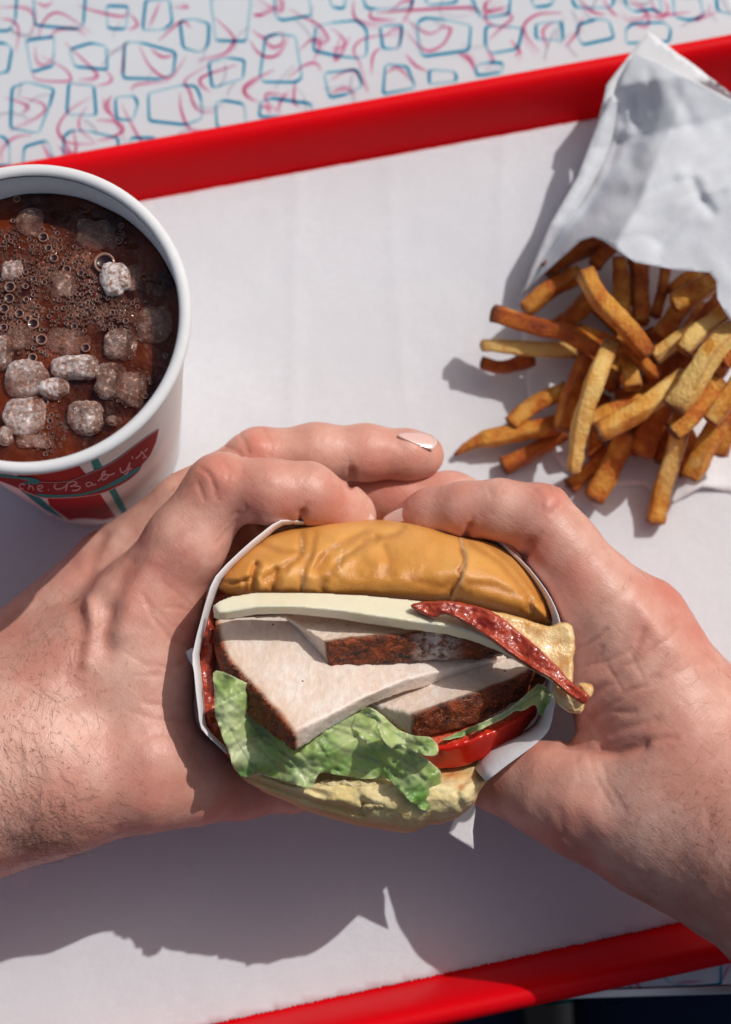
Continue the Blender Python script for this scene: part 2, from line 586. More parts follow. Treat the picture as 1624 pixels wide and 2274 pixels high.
M = {}
M['laminate'] = NT('laminate')
_m = M['laminate']; _c = _m.noise(25, 4)
_m.color(_m.mix(_m.ramp(_c, [(0.3, 0), (0.7, 1)]), (0.66, 0.70, 0.735), (0.62, 0.655, 0.69))); _m.set(Roughness=0.28)
M['laminate'] = _m.m
M['metal_edge'] = mat_simple('table_edge_band', (0.55, 0.55, 0.56), 0.3, Metallic=0.9)
M['ink_blue'] = mat_ink('blue_ink', (0.0, 0.56, 0.72))
M['ink_pink'] = mat_ink('pink_ink', (0.86, 0.20, 0.42))
M['ink_grey'] = mat_ink('grey_ink', (0.62, 0.58, 0.66))
_m = NT('red_plastic'); _c = _m.noise(12, 5, 0.6)
_m.color(_m.mix(_m.ramp(_c, [(0.3, 0), (0.7, 1)]), (0.80, 0.002, 0.008), (0.74, 0.001, 0.006))); _m.set(Roughness=0.40)
_m.b.inputs['Specular IOR Level'].default_value = 0.12
_h = _m.math('ADD', _m.noise(1800, 3), _m.math('MULTIPLY', _m.noise(60, 3), 2.0)); _m.bump(_h, 0.12, 0.0004)
M['tray'] = _m.m
M['liner'] = mat_paper('tray_liner_paper', (0.735, 0.745, 0.78), 0.0010, 45)
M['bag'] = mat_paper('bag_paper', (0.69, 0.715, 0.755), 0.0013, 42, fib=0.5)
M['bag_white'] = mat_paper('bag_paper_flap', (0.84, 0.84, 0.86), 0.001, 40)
M['wrap'] = mat_paper('sandwich_paper', (0.84, 0.79, 0.80), 0.0007, 90, spec=0.35, trans=0.0)
M['cup'] = mat_paper('cup_board', (0.82, 0.82, 0.83), 0.0002, 60, spec=0.3)
M['dark_floor'] = mat_simple('dark_floor', (0.004, 0.004, 0.006), 0.8)
_m = NT('denim'); _w = _m.noise(900, 3); _m.color(_m.mix(_w, (0.005, 0.010, 0.036), (0.010, 0.020, 0.065))); _m.set(Roughness=0.9); M['denim'] = _m.m


# ------------------------------------------------------------------ floor, table
me = mesh_data('floor', [(-2, -2, -0.75), (2, -2, -0.75), (2, 2, -0.75), (-2, 2, -0.75)], [(0, 1, 2, 3)], False)
link('floor', me, M['dark_floor'], kind='structure')

ea = P(1110, 2213, 0); eb = P(1624, 2197, 0)
ed = (eb - ea) / np.linalg.norm(eb - ea)
en = np.array([-ed[1], ed[0], 0])
table = empty('table', tuple(ea - np.array([0, 0, 0.035])), 'white laminate diner table printed with blue and pink loops, under the red tray', 'table')
def box_from(o, ax, ay, lx0, lx1, ly0, ly1, z0, z1, bev=0.0):
    c = []
    for z in (z0, z1):
        for (a, b) in ((lx0, ly0), (lx1, ly0), (lx1, ly1), (lx0, ly1)):
            q = o + ax * a + ay * b; c.append((q[0], q[1], z))
    F = [(3, 2, 1, 0), (4, 5, 6, 7), (0, 1, 5, 4), (1, 2, 6, 5), (2, 3, 7, 6), (3, 0, 4, 7)]
    me = mesh_data('b', c, F, False)
    if bev:
        bm = bmesh.new(); bm.from_mesh(me)
        bmesh.ops.bevel(bm, geom=bm.edges[:], offset=bev, segments=3, affect='EDGES', profile=0.5)
        bm.to_mesh(me); bm.free()
    return me
adopt(link('table_top', box_from(ea, ed, en, -0.75, 0.55, 0.0015, 0.85, -0.034, 0.0, 0.0006), M['laminate']), table)
adopt(link('edge_band', box_from(ea, ed, en, -0.752, 0.552, -0.0015, 0.0014, -0.036, 0.0006, 0.0004), M['metal_edge']), table)

# printed loops of the laminate
def a_(l): return [(0.36 * x, 0.36 * y) for x, y in l]
def b_(l): return [(519.7 + 0.36 * x, 0.36 * y) for x, y in l]
def c_(l): return [(974.4 + 0.4 * x, 0.4 * y) for x, y in l]
def d_(l): return [(1039.4 + 0.36 * x, 1981.2 + 0.36 * y) for x, y in l]
blue = [a_(l) for l in [
    [(205, -60), (530, -60), (515, 150), (480, 180), (215, 155)], [(-60, 190), (60, 190), (95, 130), (105, -40), (-60, -40)],
    [(655, 35), (795, 40), (775, 180), (665, 175)], [(900, 0), (1045, -5), (1065, 140), (1010, 185), (880, 185)],
    [(1110, 130), (1190, 115), (1290, 145), (1285, 280), (1235, 325), (1130, 295)], [(1300, -20), (1550, -20), (1520, 255), (1330, 250)],
    [(-40, 262), (40, 268), (75, 300), (50, 445), (-40, 455)], [(160, 250), (335, 225), (330, 405), (195, 445)],
    [(430, 305), (560, 265), (655, 282), (665, 430), (460, 410)], [(770, 258), (870, 262), (1085, 322), (1070, 450), (1000, 487), (760, 482)],
    [(1288, 385), (1400, 355), (1510, 370), (1500, 485), (1310, 542)], [(75, 540), (170, 505), (335, 548), (310, 640), (240, 822), (65, 790)],
    [(425, 512), (580, 530), (595, 712), (412, 705)], [(712, 600), (830, 590), (852, 640), (820, 742), (720, 735)],
    [(915, 575), (1120, 525), (1210, 530), (1242, 610), (1250, 730), (1150, 770), (920, 745)], [(1330, 630), (1390, 620), (1505, 640), (1520, 770), (1340, 790)],
    [(395, 840), (440, 805), (540, 808), (730, 850), (730, 960), (390, 1030)], [(805, 850), (960, 850), (980, 900), (800, 930)],
    [(-40, 835), (30, 845), (60, 900), (60, 1020), (-40, 1020)], [(150, 905), (290, 865), (325, 960), (330, 1040), (140, 1040)]]]
blue += [b_(l) for l in [
    [(250, -40), (255, 100), (295, 125), (480, 95), (460, -40)], [(590, -40), (600, 42), (680, 55), (695, -40)],
    [(790, -40), (815, 50), (880, 55), (1090, 50), (1115, -40)], [(1175, -40), (1195, 32), (1370, 15), (1390, -40)],
    [(195, 230), (250, 210), (380, 220), (420, 480), (380, 507), (180, 505), (160, 470)],
    [(505, 165), (600, 140), (760, 125), (820, 180), (820, 340), (770, 360), (640, 345), (490, 312)],
    [(900, 160), (1040, 155), (1020, 300), (920, 300)], [(1135, 135), (1180, 110), (1300, 120), (1462, 155), (1450, 310), (1170, 348), (1140, 300)],
    [(555, 450), (760, 428), (795, 530), (700, 580), (590, 602)], 
    [(935, 395), (1070, 410), (1120, 540), (920, 580)], [(165, 625), (230, 605), (480, 640), (480, 720), (155, 720)],
    [(1205, 430), (1365, 440), (1375, 500), (1205, 520)]]]
blue += [c_(l) for l in [
    [(175, -30), (235, 100), (390, 80), (400, -30)], [(510, -20), (530, 40), (620, 30), (655, -20)], [(735, -20), (760, 42), (960, 42), (980, -20)],
    [(262, 150), (300, 140), (468, 155), (440, 270), (290, 297), (258, 250)], [(540, 130), (685, 120), (690, 225), (540, 215)],
    [(770, 140), (870, 105), (945, 110), (975, 210), (800, 248), (775, 210)], [(1040, 160), (1080, 128), (1260, 125), (1290, 160), (1280, 230), (1040, 240)],
    [(1030, -20), (1045, 40), (1090, 65), (1180, 50), (1240, 70), (1225, -20)], [(1300, -20), (1310, 95), (1400, 112), (1470, 90), (1450, -20)],
    [(1540, -20), (1550, 60), (1640, 80), (1700, 60), (1700, -20)], [(205, 360), (290, 345), (360, 350), (350, 400), (210, 420)]]]
blue += [d_(l) for l in [
    [(905, 485), (1000, 512), (1120, 530), (1145, 420), (920, 400)], [(460, 640), (520, 602), (730, 592), (745, 660), (470, 690)],
    [(850, 615), (960, 605), (960, 680), (850, 690)], [(1230, 430), (1205, 520), (1260, 570), (1390, 585), (1560, 570), (1560, 400), (1500, 335)]]]
def rounded(pl, r=9):
    out = []; n = len(pl)
    for i in range(n):
        a, b, c = (np.array(pl[(i + k) % n]) for k in (-1, 0, 1))
        u = a - b; w = c - b; lu = np.hypot(*u); lw = np.hypot(*w)
        rr = min(r, lu * 0.4, lw * 0.4)
        p = b + u / lu * rr; q = b + w / lw * rr
        for k in range(5):
            t = k / 4; out.append(tuple((1 - t) ** 2 * p + 2 * t * (1 - t) * b + t * t * q))
    return out
ink_z = [0.03]
def stroke(V, F, A, path, w0, closed, fade=None, z=None, proj=P):
    """ribbon with taper; path in photo units"""
    a = np.array(path, float)
    n = len(a)
    if closed: t = np.roll(a, -1, 0) - np.roll(a, 1, 0)
    else: t = np.gradient(a, axis=0)
    t /= np.linalg.norm(t, axis=1, keepdims=True) + 1e-9
    nn = np.column_stack([-t[:, 1], t[:, 0]])
    w = np.asarray(w0) * np.ones(n)
    if z is None:
        ink_z[0] += 0.003; z = ink_z[0]
    L = a + nn * w[:, None] / 2; R = a - nn * w[:, None] / 2
    o = len(V)
    PL = proj(L[:, 0], L[:, 1], np.full(n, z)); PR = proj(R[:, 0], R[:, 1], np.full(n, z))
    for i in range(n): V.append(PL[i]); V.append(PR[i])
    f = fade if fade is not None else np.ones(n)
    for i in range(n): A.append(f[i]); A.append(f[i])
    for i in range(n if closed else n - 1):
        j = (i + 1) % n
        F.append((o + 2 * i, o + 2 * i + 1, o + 2 * j + 1, o + 2 * j))
V, F, A = [], [], []
for q in blue:
    pl = rounded(q)
    s = np.arange(len(pl)); ph = rng.uniform(0, 6.28)
    f = 0.72 + 0.4 * np.sin(2 * np.pi * s / len(pl) * 2 + ph)
    stroke(V, F, A, pl, 6.0 + 1.4 * np.sin(2 * np.pi * s / len(pl) * 2 + ph), True, np.clip(f, 0.25, 1.0))
adopt(link('blue_print', mesh_data('blue_print', V, F, False, {'ink': A}), M['ink_blue'], kind='stuff'), table)
V, F, A = [], [], []
hooks = [a_([(0, 45), (120, 45), (190, 70), (215, 130), (180, 230)]), a_([(240, 240), (260, 150), (320, 85), (400, 90), (560, 200)]),
         a_([(0, 115), (70, 125), (115, 180), (100, 320)]), a_([(300, 240), (360, 185), (470, 180), (530, 220)]),
         a_([(250, 345), (380, 410), (430, 460), (420, 500), (230, 490), (200, 430)]), a_([(400, 260), (590, 440), (580, 480), (480, 490)]),
         a_([(650, 430), (690, 480), (670, 510), (590, 530)]), a_([(770, 260), (760, 400), (750, 460)]),
         a_([(860, 280), (920, 400), (1010, 475), (1070, 460), (1150, 350)]), a_([(930, 300), (1000, 350), (1070, 340)]),
         a_([(980, 250), (1080, 160), (1130, 130), (1180, 170)]), a_([(1330, 110), (1430, 210), (1440, 260), (1380, 330), (1220, 370)]),
         a_([(1290, 400), (1170, 470), (1140, 510), (1170, 560), (1200, 650), (1250, 690), (1330, 690)]), a_([(1460, 400), (1260, 470), (1240, 520), (1300, 570)]),
         a_([(1600, 490), (1510, 550), (1530, 600), (1600, 620)]), a_([(1050, 500), (850, 520), (810, 560)]),
         a_([(640, 600), (650, 670), (700, 720), (745, 810)]), a_([(690, 590), (660, 640), (690, 710)]),
         a_([(30, 600), (150, 640), (175, 670), (130, 700)]), a_([(130, 600), (250, 630), (280, 670), (230, 720), (60, 800)]),
         a_([(560, 600), (430, 680), (360, 780), (380, 850), (450, 885), (590, 885)]), a_([(540, 650), (490, 740), (500, 800), (590, 880)]),
         a_([(1110, 570), (1120, 680), (1170, 790), (1260, 800)]), a_([(750, 640), (860, 850), (920, 880)]),
         a_([(200, 830), (90, 850), (10, 930), (20, 1010)]), a_([(260, 880), (300, 960), (340, 1010)]), a_([(360, 900), (430, 960), (480, 990)]),
         a_([(220, 10), (280, 35), (330, 10)]), a_([(480, 30), (600, 70), (760, 100), (790, 60)]), a_([(800, 80), (850, 150), (790, 185)]),
         a_([(990, 10), (920, 170)]), a_([(1060, 40), (1160, 45), (1120, 20)]), a_([(1560, 90), (1624, 90)])]
hooks += [b_(l) for l in [
    [(130, 90), (180, 90), (330, 0)], [(340, 50), (420, 100), (520, 150), (580, 230), (560, 260), (490, 270)], [(600, 170), (680, 240), (670, 290), (600, 300)],
    [(740, 0), (740, 90), (780, 130), (900, 155)], [(1030, 210), (880, 220), (780, 250), (740, 310), (780, 400), (830, 570)], [(910, 290), (860, 340), (850, 460)],
    [(1040, 100), (1150, 180), (1220, 205), (1310, 150)], [(1060, 190), (1150, 290), (1220, 310), (1300, 260), (1340, 160)],
    [(850, 60), (850, 110), (1000, 120)], [(880, 80), (1100, 60), (1460, 45), (1490, 80)], [(110, 180), (190, 230), (300, 190)],
    [(100, 250), (150, 320), (210, 350), (280, 330), (340, 230)], [(250, 430), (110, 500), (60, 560), (120, 610)], [(330, 480), (440, 400), (510, 390), (540, 440)],
    [(600, 490), (700, 435), (760, 450), (830, 570)], [(590, 580), (690, 545), (760, 590)], [(1060, 330), (1120, 400), (1200, 440)],
    [(1380, 330), (1450, 350), (1490, 420)], [(1560, 300), (1600, 360), (1590, 400)], [(940, 450), (1010, 415), (1100, 500)], [(270, 690), (290, 620), (330, 560)],
    [(380, 500), (370, 620), (400, 650)], [(160, 660), (210, 660), (220, 700)]]]
hooks += [c_(l) for l in [
    [(260, 0), (255, 60)], [(280, 220), (350, 150), (410, 90), (330, 50)], [(690, 70), (560, 75), (480, 130), (490, 200), (560, 290)], [(640, 120), (580, 170), (610, 270)],
    [(800, 90), (770, 180), (700, 260)], [(790, 0), (850, 60), (930, 80)], [(910, -10), (960, 60), (1000, 90)], [(1050, -10), (1150, 70), (1130, 100), (1060, 100)],
    [(1180, 0), (1230, 75), (1400, 65)], [(1480, 80), (1430, 110), (1560, 60)], [(120, 300), (180, 340), (200, 390)], [(0, 150), (70, 160), (30, 250)], [(400, 220), (450, 280), (420, 310)]]]
hooks += [d_(l) for l in [[(660, 545), (720, 555), (850, 500), (900, 460)], [(985, 520), (1010, 610)], [(1000, 520), (1090, 620)], [(1340, 400), (1400, 465), (1450, 430), (1480, 370)],
                          [(1280, 560), (1450, 550)], [(1624, 430), (1560, 560)], [(410, 640), (480, 600), (560, 570)]]]
for i in range(14):
    x = rng.uniform(0, 1620); y = rng.uniform(-10, 360 - 0.215 * x); an = rng.uniform(0, 6.28); a = rng.uniform(30, 70); w = rng.uniform(8, 22)
    e1 = np.array([math.cos(an), math.sin(an)]); e2 = np.array([-e1[1], e1[0]]); o_ = np.array([x, y])
    hooks.append([tuple(o_ + e1 * p + e2 * q_) for p, q_ in ((-a * 0.5, -w), (a * 0.2, -w * 0.9), (a * 0.5, 0), (a * 0.15, w * 0.8), (-a * 0.4, w * 1.3))])
for q in hooks:
    pl = smooth_poly(q, 8, False); n = len(pl); s = np.linspace(0, 1, n)
    f = np.clip(0.30 + 0.55 * np.sin(np.pi * s) ** 1.2, 0, 1) * rng.uniform(0.65, 1.0)
    stroke(V, F, A, pl, 3.2 + 3.0 * np.sin(np.pi * s), False, f)
    if rng.random() < 0.45:
        off = rng.uniform(-14, 14, 2)
        stroke(V, F, A, [(x + off[0] * (i / n), y + off[1] * (i / n)) for i, (x, y) in enumerate(pl)], 3.0, False, f * 0.5)
adopt(link('pink_print', mesh_data('pink_print', V, F, False, {'ink': A}), M['ink_pink'], kind='stuff'), table)
V, F, A = [], [], []
for i in range(46):
    x = rng.uniform(-20, 1640); y = rng.uniform(-20, 420 - 0.22 * x)
    an = rng.uniform(0, 6.28); L = rng.uniform(30, 80); cv = rng.uniform(-0.9, 0.9)
    pl = [(x + L * t * math.cos(an + cv * t), y + L * t * math.sin(an + cv * t)) for t in np.linspace(0, 1, 10)]
    stroke(V, F, A, pl, 3.5, False, np.full(10, rng.uniform(0.3, 0.8)))
adopt(link('grey_print', mesh_data('grey_print', V, F, False, {'ink': A}), M['ink_grey'], kind='stuff'), table)

# ------------------------------------------------------------------ tray
ZL = 3.6
ta, tb = P(315, 447, ZL), P(1324, 263, ZL)
ba, bb = P(480, 2270, ZL), P(1525, 2044, ZL)
dt = (tb - ta); dt /= np.linalg.norm(dt); db = (bb - ba); db /= np.linalg.norm(db)
TL = ta - dt * 0.165; TR = tb + dt * 0.13
BL = ba - db * 0.20; BR = bb + db * 0.09
corners = [TL[:2], TR[:2], BR[:2], BL[:2]]
def loop_rounded(cs, r, seg=10):
    out = []
    n = len(cs)
    for i in range(n):
        a, b, c = (np.array(cs[(i + k) % n]) for k in (-1, 0, 1))
        u = (a - b) / np.linalg.norm(a - b); w = (c - b) / np.linalg.norm(c - b)
        ang = math.acos(np.clip(u @ w, -1, 1)); d = r / math.tan(ang / 2)
        p = b + u * d; q = b + w * d; cen = b + (u + w) / np.linalg.norm(u + w) * r / math.sin(ang / 2)
        a0 = math.atan2(*(p - cen)[::-1]); a1 = math.atan2(*(q - cen)[::-1])
        while a1 - a0 > math.pi: a1 -= 2 * math.pi
        while a1 - a0 < -math.pi: a1 += 2 * math.pi
        for k in range(seg + 1):
            t = a0 + (a1 - a0) * k / seg
            out.append((cen + r * np.array([math.cos(t), math.sin(t)]), np.array([math.cos(t), math.sin(t)])))
    return out
lp = loop_rounded(corners, 0.022)
prof = [(-1.5, 3.0), (0.0, 3.2), (1.2, 4.4), (3.0, 9.0), (5.2, 14.5), (7.6, 19.2), (9.3, 21.5), (10.8, 22.6), (12.4, 22.9), (14.0, 22.4), (15.3, 21.0), (16.0, 19.0), (16.1, 16.0), (15.2, 15.6), (14.6, 18.5), (12.0, 21.0), (10.0, 19.6), (7.0, 14.0), (3.6, 6.0), (0.5, 0.9), (-1.5, 0.5)]
V = []; F = []
npf = len(prof); nl = len(lp)
for (q, nr) in lp:
    for (d, z) in prof: V.append((q[0] + nr[0] * d * 0.001, q[1] + nr[1] * d * 0.001, z * 0.001))
for i in range(nl):
    j = (i + 1) % nl
    for k in range(npf - 1):
        F.append((i * npf + k, i * npf + k + 1, j * npf + k + 1, j * npf + k))
F.append(tuple(i * npf for i in range(nl)))
F.append(tuple(reversed([i * npf + npf - 1 for i in range(nl)])))
tray = link('serving_tray', mesh_data('serving_tray', V, F, True), M['tray'])
tray['label'] = 'glossy red plastic tray lying askew on the printed table'; tray['category'] = 'tray'
bm = bmesh.new(); bm.from_mesh(tray.data); bmesh.ops.recalc_face_normals(bm, faces=bm.faces); bm.to_mesh(tray.data); bm.free()

# paper liner on the tray floor
lo = []
tpx = rough_poly([(-330, 565), (315, 447), (1324, 263), (1780, 182)], 14, 1.0, 1, closed=False)
lo += tpx
lo += [(1900, 1100), (1800, 1985)]
# saw-cut lower edge
bx = np.arange(1790, -300, -5.0)
for i, x in enumerate(bx):
    y = 2044 + (1525 - x) * 0.2178
    lo.append((x, y + (1.5 if i % 2 else -1.5) * rng.uniform(0.2, 1.4) + rng.uniform(-1.2, 1.2)))
lo += [(-330, 1500)]
def liner_z(u, v):
    p = np.column_stack([u * 0.004, v * 0.004, np.zeros(len(u))])
    z = ZL + 0.35 + 0.38 * fbm(p, 1.0, 3, 5) + 0.10 * fbm(p, 5.0, 2, 15)
    z += 0.5 * np.exp(-(seg_dist(u, v, [(660, 380), (650, 1000)]) / 9) ** 2) + 0.35 * np.exp(-(seg_dist(u, v, [(860, 350), (900, 900)]) / 12) ** 2) + 0.4 * np.exp(-(seg_dist(u, v, [(1120, 300), (1100, 820)]) / 12) ** 2)
    z += 1.0 * np.exp(-(seg_dist(u, v, [(1180, 1060), (1330, 1085), (1420, 1060)]) / 20) ** 2)
    return z
ln = sheet('tray_liner', lo, liner_z, 18, M['liner'], thick=0.12)
ln['label'] = 'white paper liner covering the floor of the red tray'; ln['category'] = 'paper'

# ------------------------------------------------------------------ cup
CUPZ0, CUPZ1 = 4.2, 143.0
RB, RT = 0.0305, 0.0445
cc = P(64, 702, CUPZ1)
CX, CY = cc[0], cc[1]
cup = empty('paper_cup', (CX, CY, CUPZ0 * 0.001), 'white paper cup with a red and teal badge, full of iced cola', 'cup')
def ring(r, z, n=128): return [(CX + r * math.cos(2 * math.pi * k / n), CY + r * math.sin(2 * math.pi * k / n), z) for k in range(n)]
def lathe(name, prof, mat, n=128):
    V = []; F = []
    for r, z in prof: V += ring(r, z, n)
    for i in range(len(prof) - 1):
        for k in range(n): F.append((i * n + k, i * n + (k + 1) % n, (i + 1) * n + (k + 1) % n, (i + 1) * n + k))
    return link(name, mesh_data(name, V, F, True), mat)
def rc(z): return RB + (RT - RB) * (z * 1000 - CUPZ0) / (CUPZ1 - CUPZ0)
z0, z1 = CUPZ0 / 1000, CUPZ1 / 1000
body = lathe('cup_wall', [(RB - 0.0012, z0 + 0.006), (RB - 0.0012, z0), (RB, z0)] + [(rc(z), z) for z in np.linspace(z0, z1 - 0.002, 14)][1:] + [(rc(z) - 0.0005, z) for z in np.linspace(z1 - 0.002, z0 + 0.006, 14)] + [(0.001, z0 + 0.006)], M['cup'])
adopt(body, cup)
rimp = [(RT - 0.0002 + 0.0018 * math.cos(a), z1 - 0.0008 + 0.0017 * math.sin(a)) for a in np.linspace(-math.pi * 0.9, math.pi * 0.9, 16)]
adopt(lathe('rim', rimp, M['cup']), cup)

def cone_hit(u, v, off):
    """points where the sight line meets the cup wall, lifted by off (mm)"""
    u = np.asarray(u, float); v = np.asarray(v, float); off = np.asarray(off, float) * 0.001
    d = (Fv * FPX) + np.multiply.outer(u - IW / 2, Rv) + np.multiply.outer(IH / 2 - v, Uv)
    o = CAMP * 0.001
    k = (RT - RB) / (z1 - z0)
    r0 = RB - k * z0 + off
    ox, oy, oz = o[0] - CX, o[1] - CY, o[2]
    A = d[..., 0] ** 2 + d[..., 1] ** 2 - k * k * d[..., 2] ** 2
    B = 2 * (ox * d[..., 0] + oy * d[..., 1] - k * d[..., 2] * (r0 + k * oz))
    Cq = ox * ox + oy * oy - (r0 + k * oz) ** 2
    D = np.maximum(B * B - 4 * A * Cq, 0)
    t1 = (-B - np.sqrt(D)) / (2 * A); t2 = (-B + np.sqrt(D)) / (2 * A)
    def pt(t):
        return np.stack([o[0] + d[..., 0] * t, o[1] + d[..., 1] * t, o[2] + d[..., 2] * t], -1)
    p1, p2 = pt(t1), pt(t2)
    # choose the hit on the camera (south) side within the wall
    ok1 = (p1[..., 2] < z1) & (p1[..., 2] > z0 - 0.02) & (t1 > 0)
    return np.where(ok1[..., None], p1, p2)
def cX(l): return [(0.232 * x, 935.4 + 0.232 * y) for x, y in l]
def ink_paint(name, col): return mat_simple(name, col, 0.7, **{'Specular_IOR_Level': 0.15})
M['p_red'] = ink_paint('badge_red', (0.36, 0.003, 0.010)); M['p_dred'] = ink_paint('badge_dark_red', (0.26, 0.010, 0.020))
M['p_teal'] = ink_paint('badge_teal', (0.02, 0.25, 0.27)); M['p_white'] = ink_paint('badge_white', (0.80, 0.79, 0.79)); M['p_pink'] = ink_paint('badge_pink_text', (0.60, 0.30, 0.33))
def decal(name, outline, off, mat, step=6, label=None):
    o = sheet(name, outline, lambda u, v: np.full(len(u), off), step, mat, proj=cone_hit, solid=False, smooth=True)
    bm = bmesh.new(); bm.from_mesh(o.data)
    c = Vector((CX, CY, 0.08))
    bmesh.ops.recalc_face_normals(bm, faces=bm.faces)
    fs = sum((f.normal.dot(Vector((f.calc_center_median().x - CX, f.calc_center_median().y - CY, 0))) > 0) for f in bm.faces)
    if fs < len(bm.faces) / 2: bmesh.ops.reverse_faces(bm, faces=bm.faces)
    bm.to_mesh(o.data); bm.free()
    if label: o['label'] = label
    return adopt(o, cup)
decal('red_panel', cX([(-60, 330), (60, 395), (715, 300), (1110, 920), (1000, 945), (660, 948), (500, 935), (455, 740), (180, 560)]), 0.10, M['p_red'])
decal('white_stripe', cX([(-60, 380), (30, 395), (150, 500), (380, 740), (660, 945), (620, 955), (450, 870), (320, 760), (0, 470)]), 0.16, M['p_white'])
decal('teal_stripe', cX([(805, 300), (905, 260), (985, 440), (905, 475)]), 0.16, M['p_teal'])
decal('teal_stripe', cX([(1035, 650), (1105, 640), (1225, 870), (1165, 885)]), 0.16, M['p_teal'])
decal('teal_stripe', cX([(-30, 400), (20, 420), (330, 690), (620, 940), (560, 915), (420, 840), (220, 680), (-30, 470)]), 0.22, M['p_teal'])
ban_top = [(-60, 480), (60, 500), (250, 560), (440, 582), (650, 570), (900, 480), (1100, 380), (1300, 230), (1450, 120), (1527, 70)]
ban_bot = [(1500, 200), (1440, 330), (1370, 415), (1325, 490), (1200, 590), (1000, 685), (800, 725), (560, 740), (380, 730), (180, 650), (60, 600), (-60, 560)]
decal('banner', cX(smooth_poly(ban_top, 4, False) + smooth_poly(ban_bot, 4, False)), 0.30, M['p_pink'])
def shrink(pl, k):
    V = np.array(pl); out = []
    n = len(V)
    for i in range(n):
        t = V[(i + 1) % n] - V[i - 1]; t = t / (np.hypot(*t) + 1e-9); nn = np.array([-t[1], t[0]])
        c = V[i] + nn * k
        out.append(tuple(c))
    return out
bp = cX(smooth_poly(ban_top, 4, False) + smooth_poly(ban_bot, 4, False))
decal('banner_field', shrink(bp, 2.0), 0.36, M['p_dred'])
decal('teal_ribbon', cX(smooth_poly([(330, 690), (520, 705), (760, 695), (960, 640), (1150, 540), (1340, 428)], 4, False) + smooth_poly([(1335, 470), (1290, 500), (1150, 590), (960, 665), (760, 715), (520, 730), (380, 722)], 4, False)), 0.42, M['p_teal'])
decal('teal_ribbon', cX(smooth_poly([(-60, 485), (150, 530), (300, 540), (380, 570), (375, 595), (300, 603), (200, 590), (290, 575), (240, 558), (100, 545), (-60, 520)], 4, False) ), 0.42, M['p_teal'])
# script lettering on the banner: pen strokes of the word, cubic-smoothed
letters = {
 'l_c': [[(240, 615), (215, 600), (190, 615), (195, 640), (225, 645)]],
 'l_h': [[(280, 600), (275, 655)], [(277, 635), (300, 618), (318, 640), (322, 662)]],
 'l_e': [[(355, 650), (395, 640), (410, 622), (385, 612), (362, 630), (375, 665), (410, 668)]],
 'l_dot': [[(462, 655), (470, 660)]],
 'l_B': [[(540, 600), (520, 625), (545, 650), (600, 640), (650, 600)], [(650, 588), (640, 625), (630, 668)], [(640, 600), (700, 575), (735, 592), (700, 618), (672, 622), (730, 618), (770, 632), (740, 660), (690, 662)]],
 'l_a': [[(880, 590), (845, 585), (825, 605), (845, 625), (885, 600), (880, 590), (885, 612), (925, 600)]],
 'l_b': [[(940, 575), (985, 520), (1010, 478), (985, 490), (975, 530), (985, 560), (1015, 548), (1040, 520), (1015, 510), (985, 530)], [(1040, 520), (1070, 510), (1100, 495)]],
 'l_y': [[(1150, 445), (1165, 490), (1200, 480), (1225, 440), (1245, 395)], [(1245, 395), (1235, 450), (1215, 500), (1190, 505)], [(1225, 470), (1265, 450)]],
 'l_q': [[(1268, 335), (1272, 360)]],
 'l_s': [[(1300, 360), (1345, 320), (1360, 290), (1385, 330), (1400, 345), (1365, 350)], [(1385, 290), (1415, 260)]],
}
for nm, strokes in letters.items():
    V, F, A = [], [], []
    for i, st in enumerate(strokes):
        pl = smooth_poly(cX(st), 5, False) if len(st) > 2 else cX(st)
        stroke(V, F, A, pl, 3.6 if nm in ('l_B', 'l_y', 'l_b') else 3.0, False, z=0.50 + 0.02 * i, proj=cone_hit)
    o = link('letter', mesh_data('letter', V, F, True), M['p_pink'])
    adopt(o, cup)

# drink
LZ = 0.1285
M['cola'] = NT('cola'); _m = M['cola']
_n1 = _m.noise(60, 3, 0.5); _n2 = _m.noise(420, 4, 0.65)
_c = _m.mix(_m.ramp(_n1, [(0.38, 0), (0.62, 1)]), (0.022, 0.0016, 0.0004), (0.13, 0.020, 0.003))
_c = _m.mix(_m.ramp(_n2, [(0.58, 0), (0.78, 0.35)]), _c, (0.24, 0.065, 0.03))
def _cells(sc, w):
    e = _m.voro(sc, None, 'DISTANCE_TO_EDGE')
    return _m.ramp(e, [(w * 0.35, 1), (w, 0)])
_fo = _m.math('MULTIPLY', _m.attr('foam'), _m.ramp(_m.noise(170, 4, 0.6), [(0.42, 0), (0.62, 1)]))
_fo = _m.math('MULTIPLY', _fo, _m.ramp(_m.voro(900), [(0.25, 0.15), (0.55, 1.0)]))
_c = _m.mix(_m.math('MULTIPLY', _fo, 0.55), _c, (0.42, 0.19, 0.13))
_m.color(_c); _m.set(Roughness=0.08)
_m.b.inputs['Specular IOR Level'].default_value = 0.32
_hh = _m.math('ADD', _m.math('MULTIPLY', _m.noise(190, 2, 0.5), 1.6), _m.math('MULTIPLY', _fo, 0.5)); _m.bump(_hh, 0.45, 0.0016)
M['cola'] = _m.m
rl = rc(LZ) - 0.0006
gx = np.linspace(-rl, rl, 80)
V = [(CX, CY, LZ)]; F = []
NR, NA = 34, 110
for i in range(1, NR + 1):
    r = rl * i / NR
    for k in range(NA):
        a = 2 * math.pi * k / NA
        V.append((CX + r * math.cos(a), CY + r * math.sin(a), LZ))
V = np.array(V)
V[:, 2] += 0.0009 * fbm(V, 130, 3, 3) + 0.0006 * np.clip((np.hypot(V[:, 0] - CX, V[:, 1] - CY) / rl - 0.95) / 0.05, 0, 1)
for k in range(NA): F.append((0, 1 + k, 1 + (k + 1) % NA))
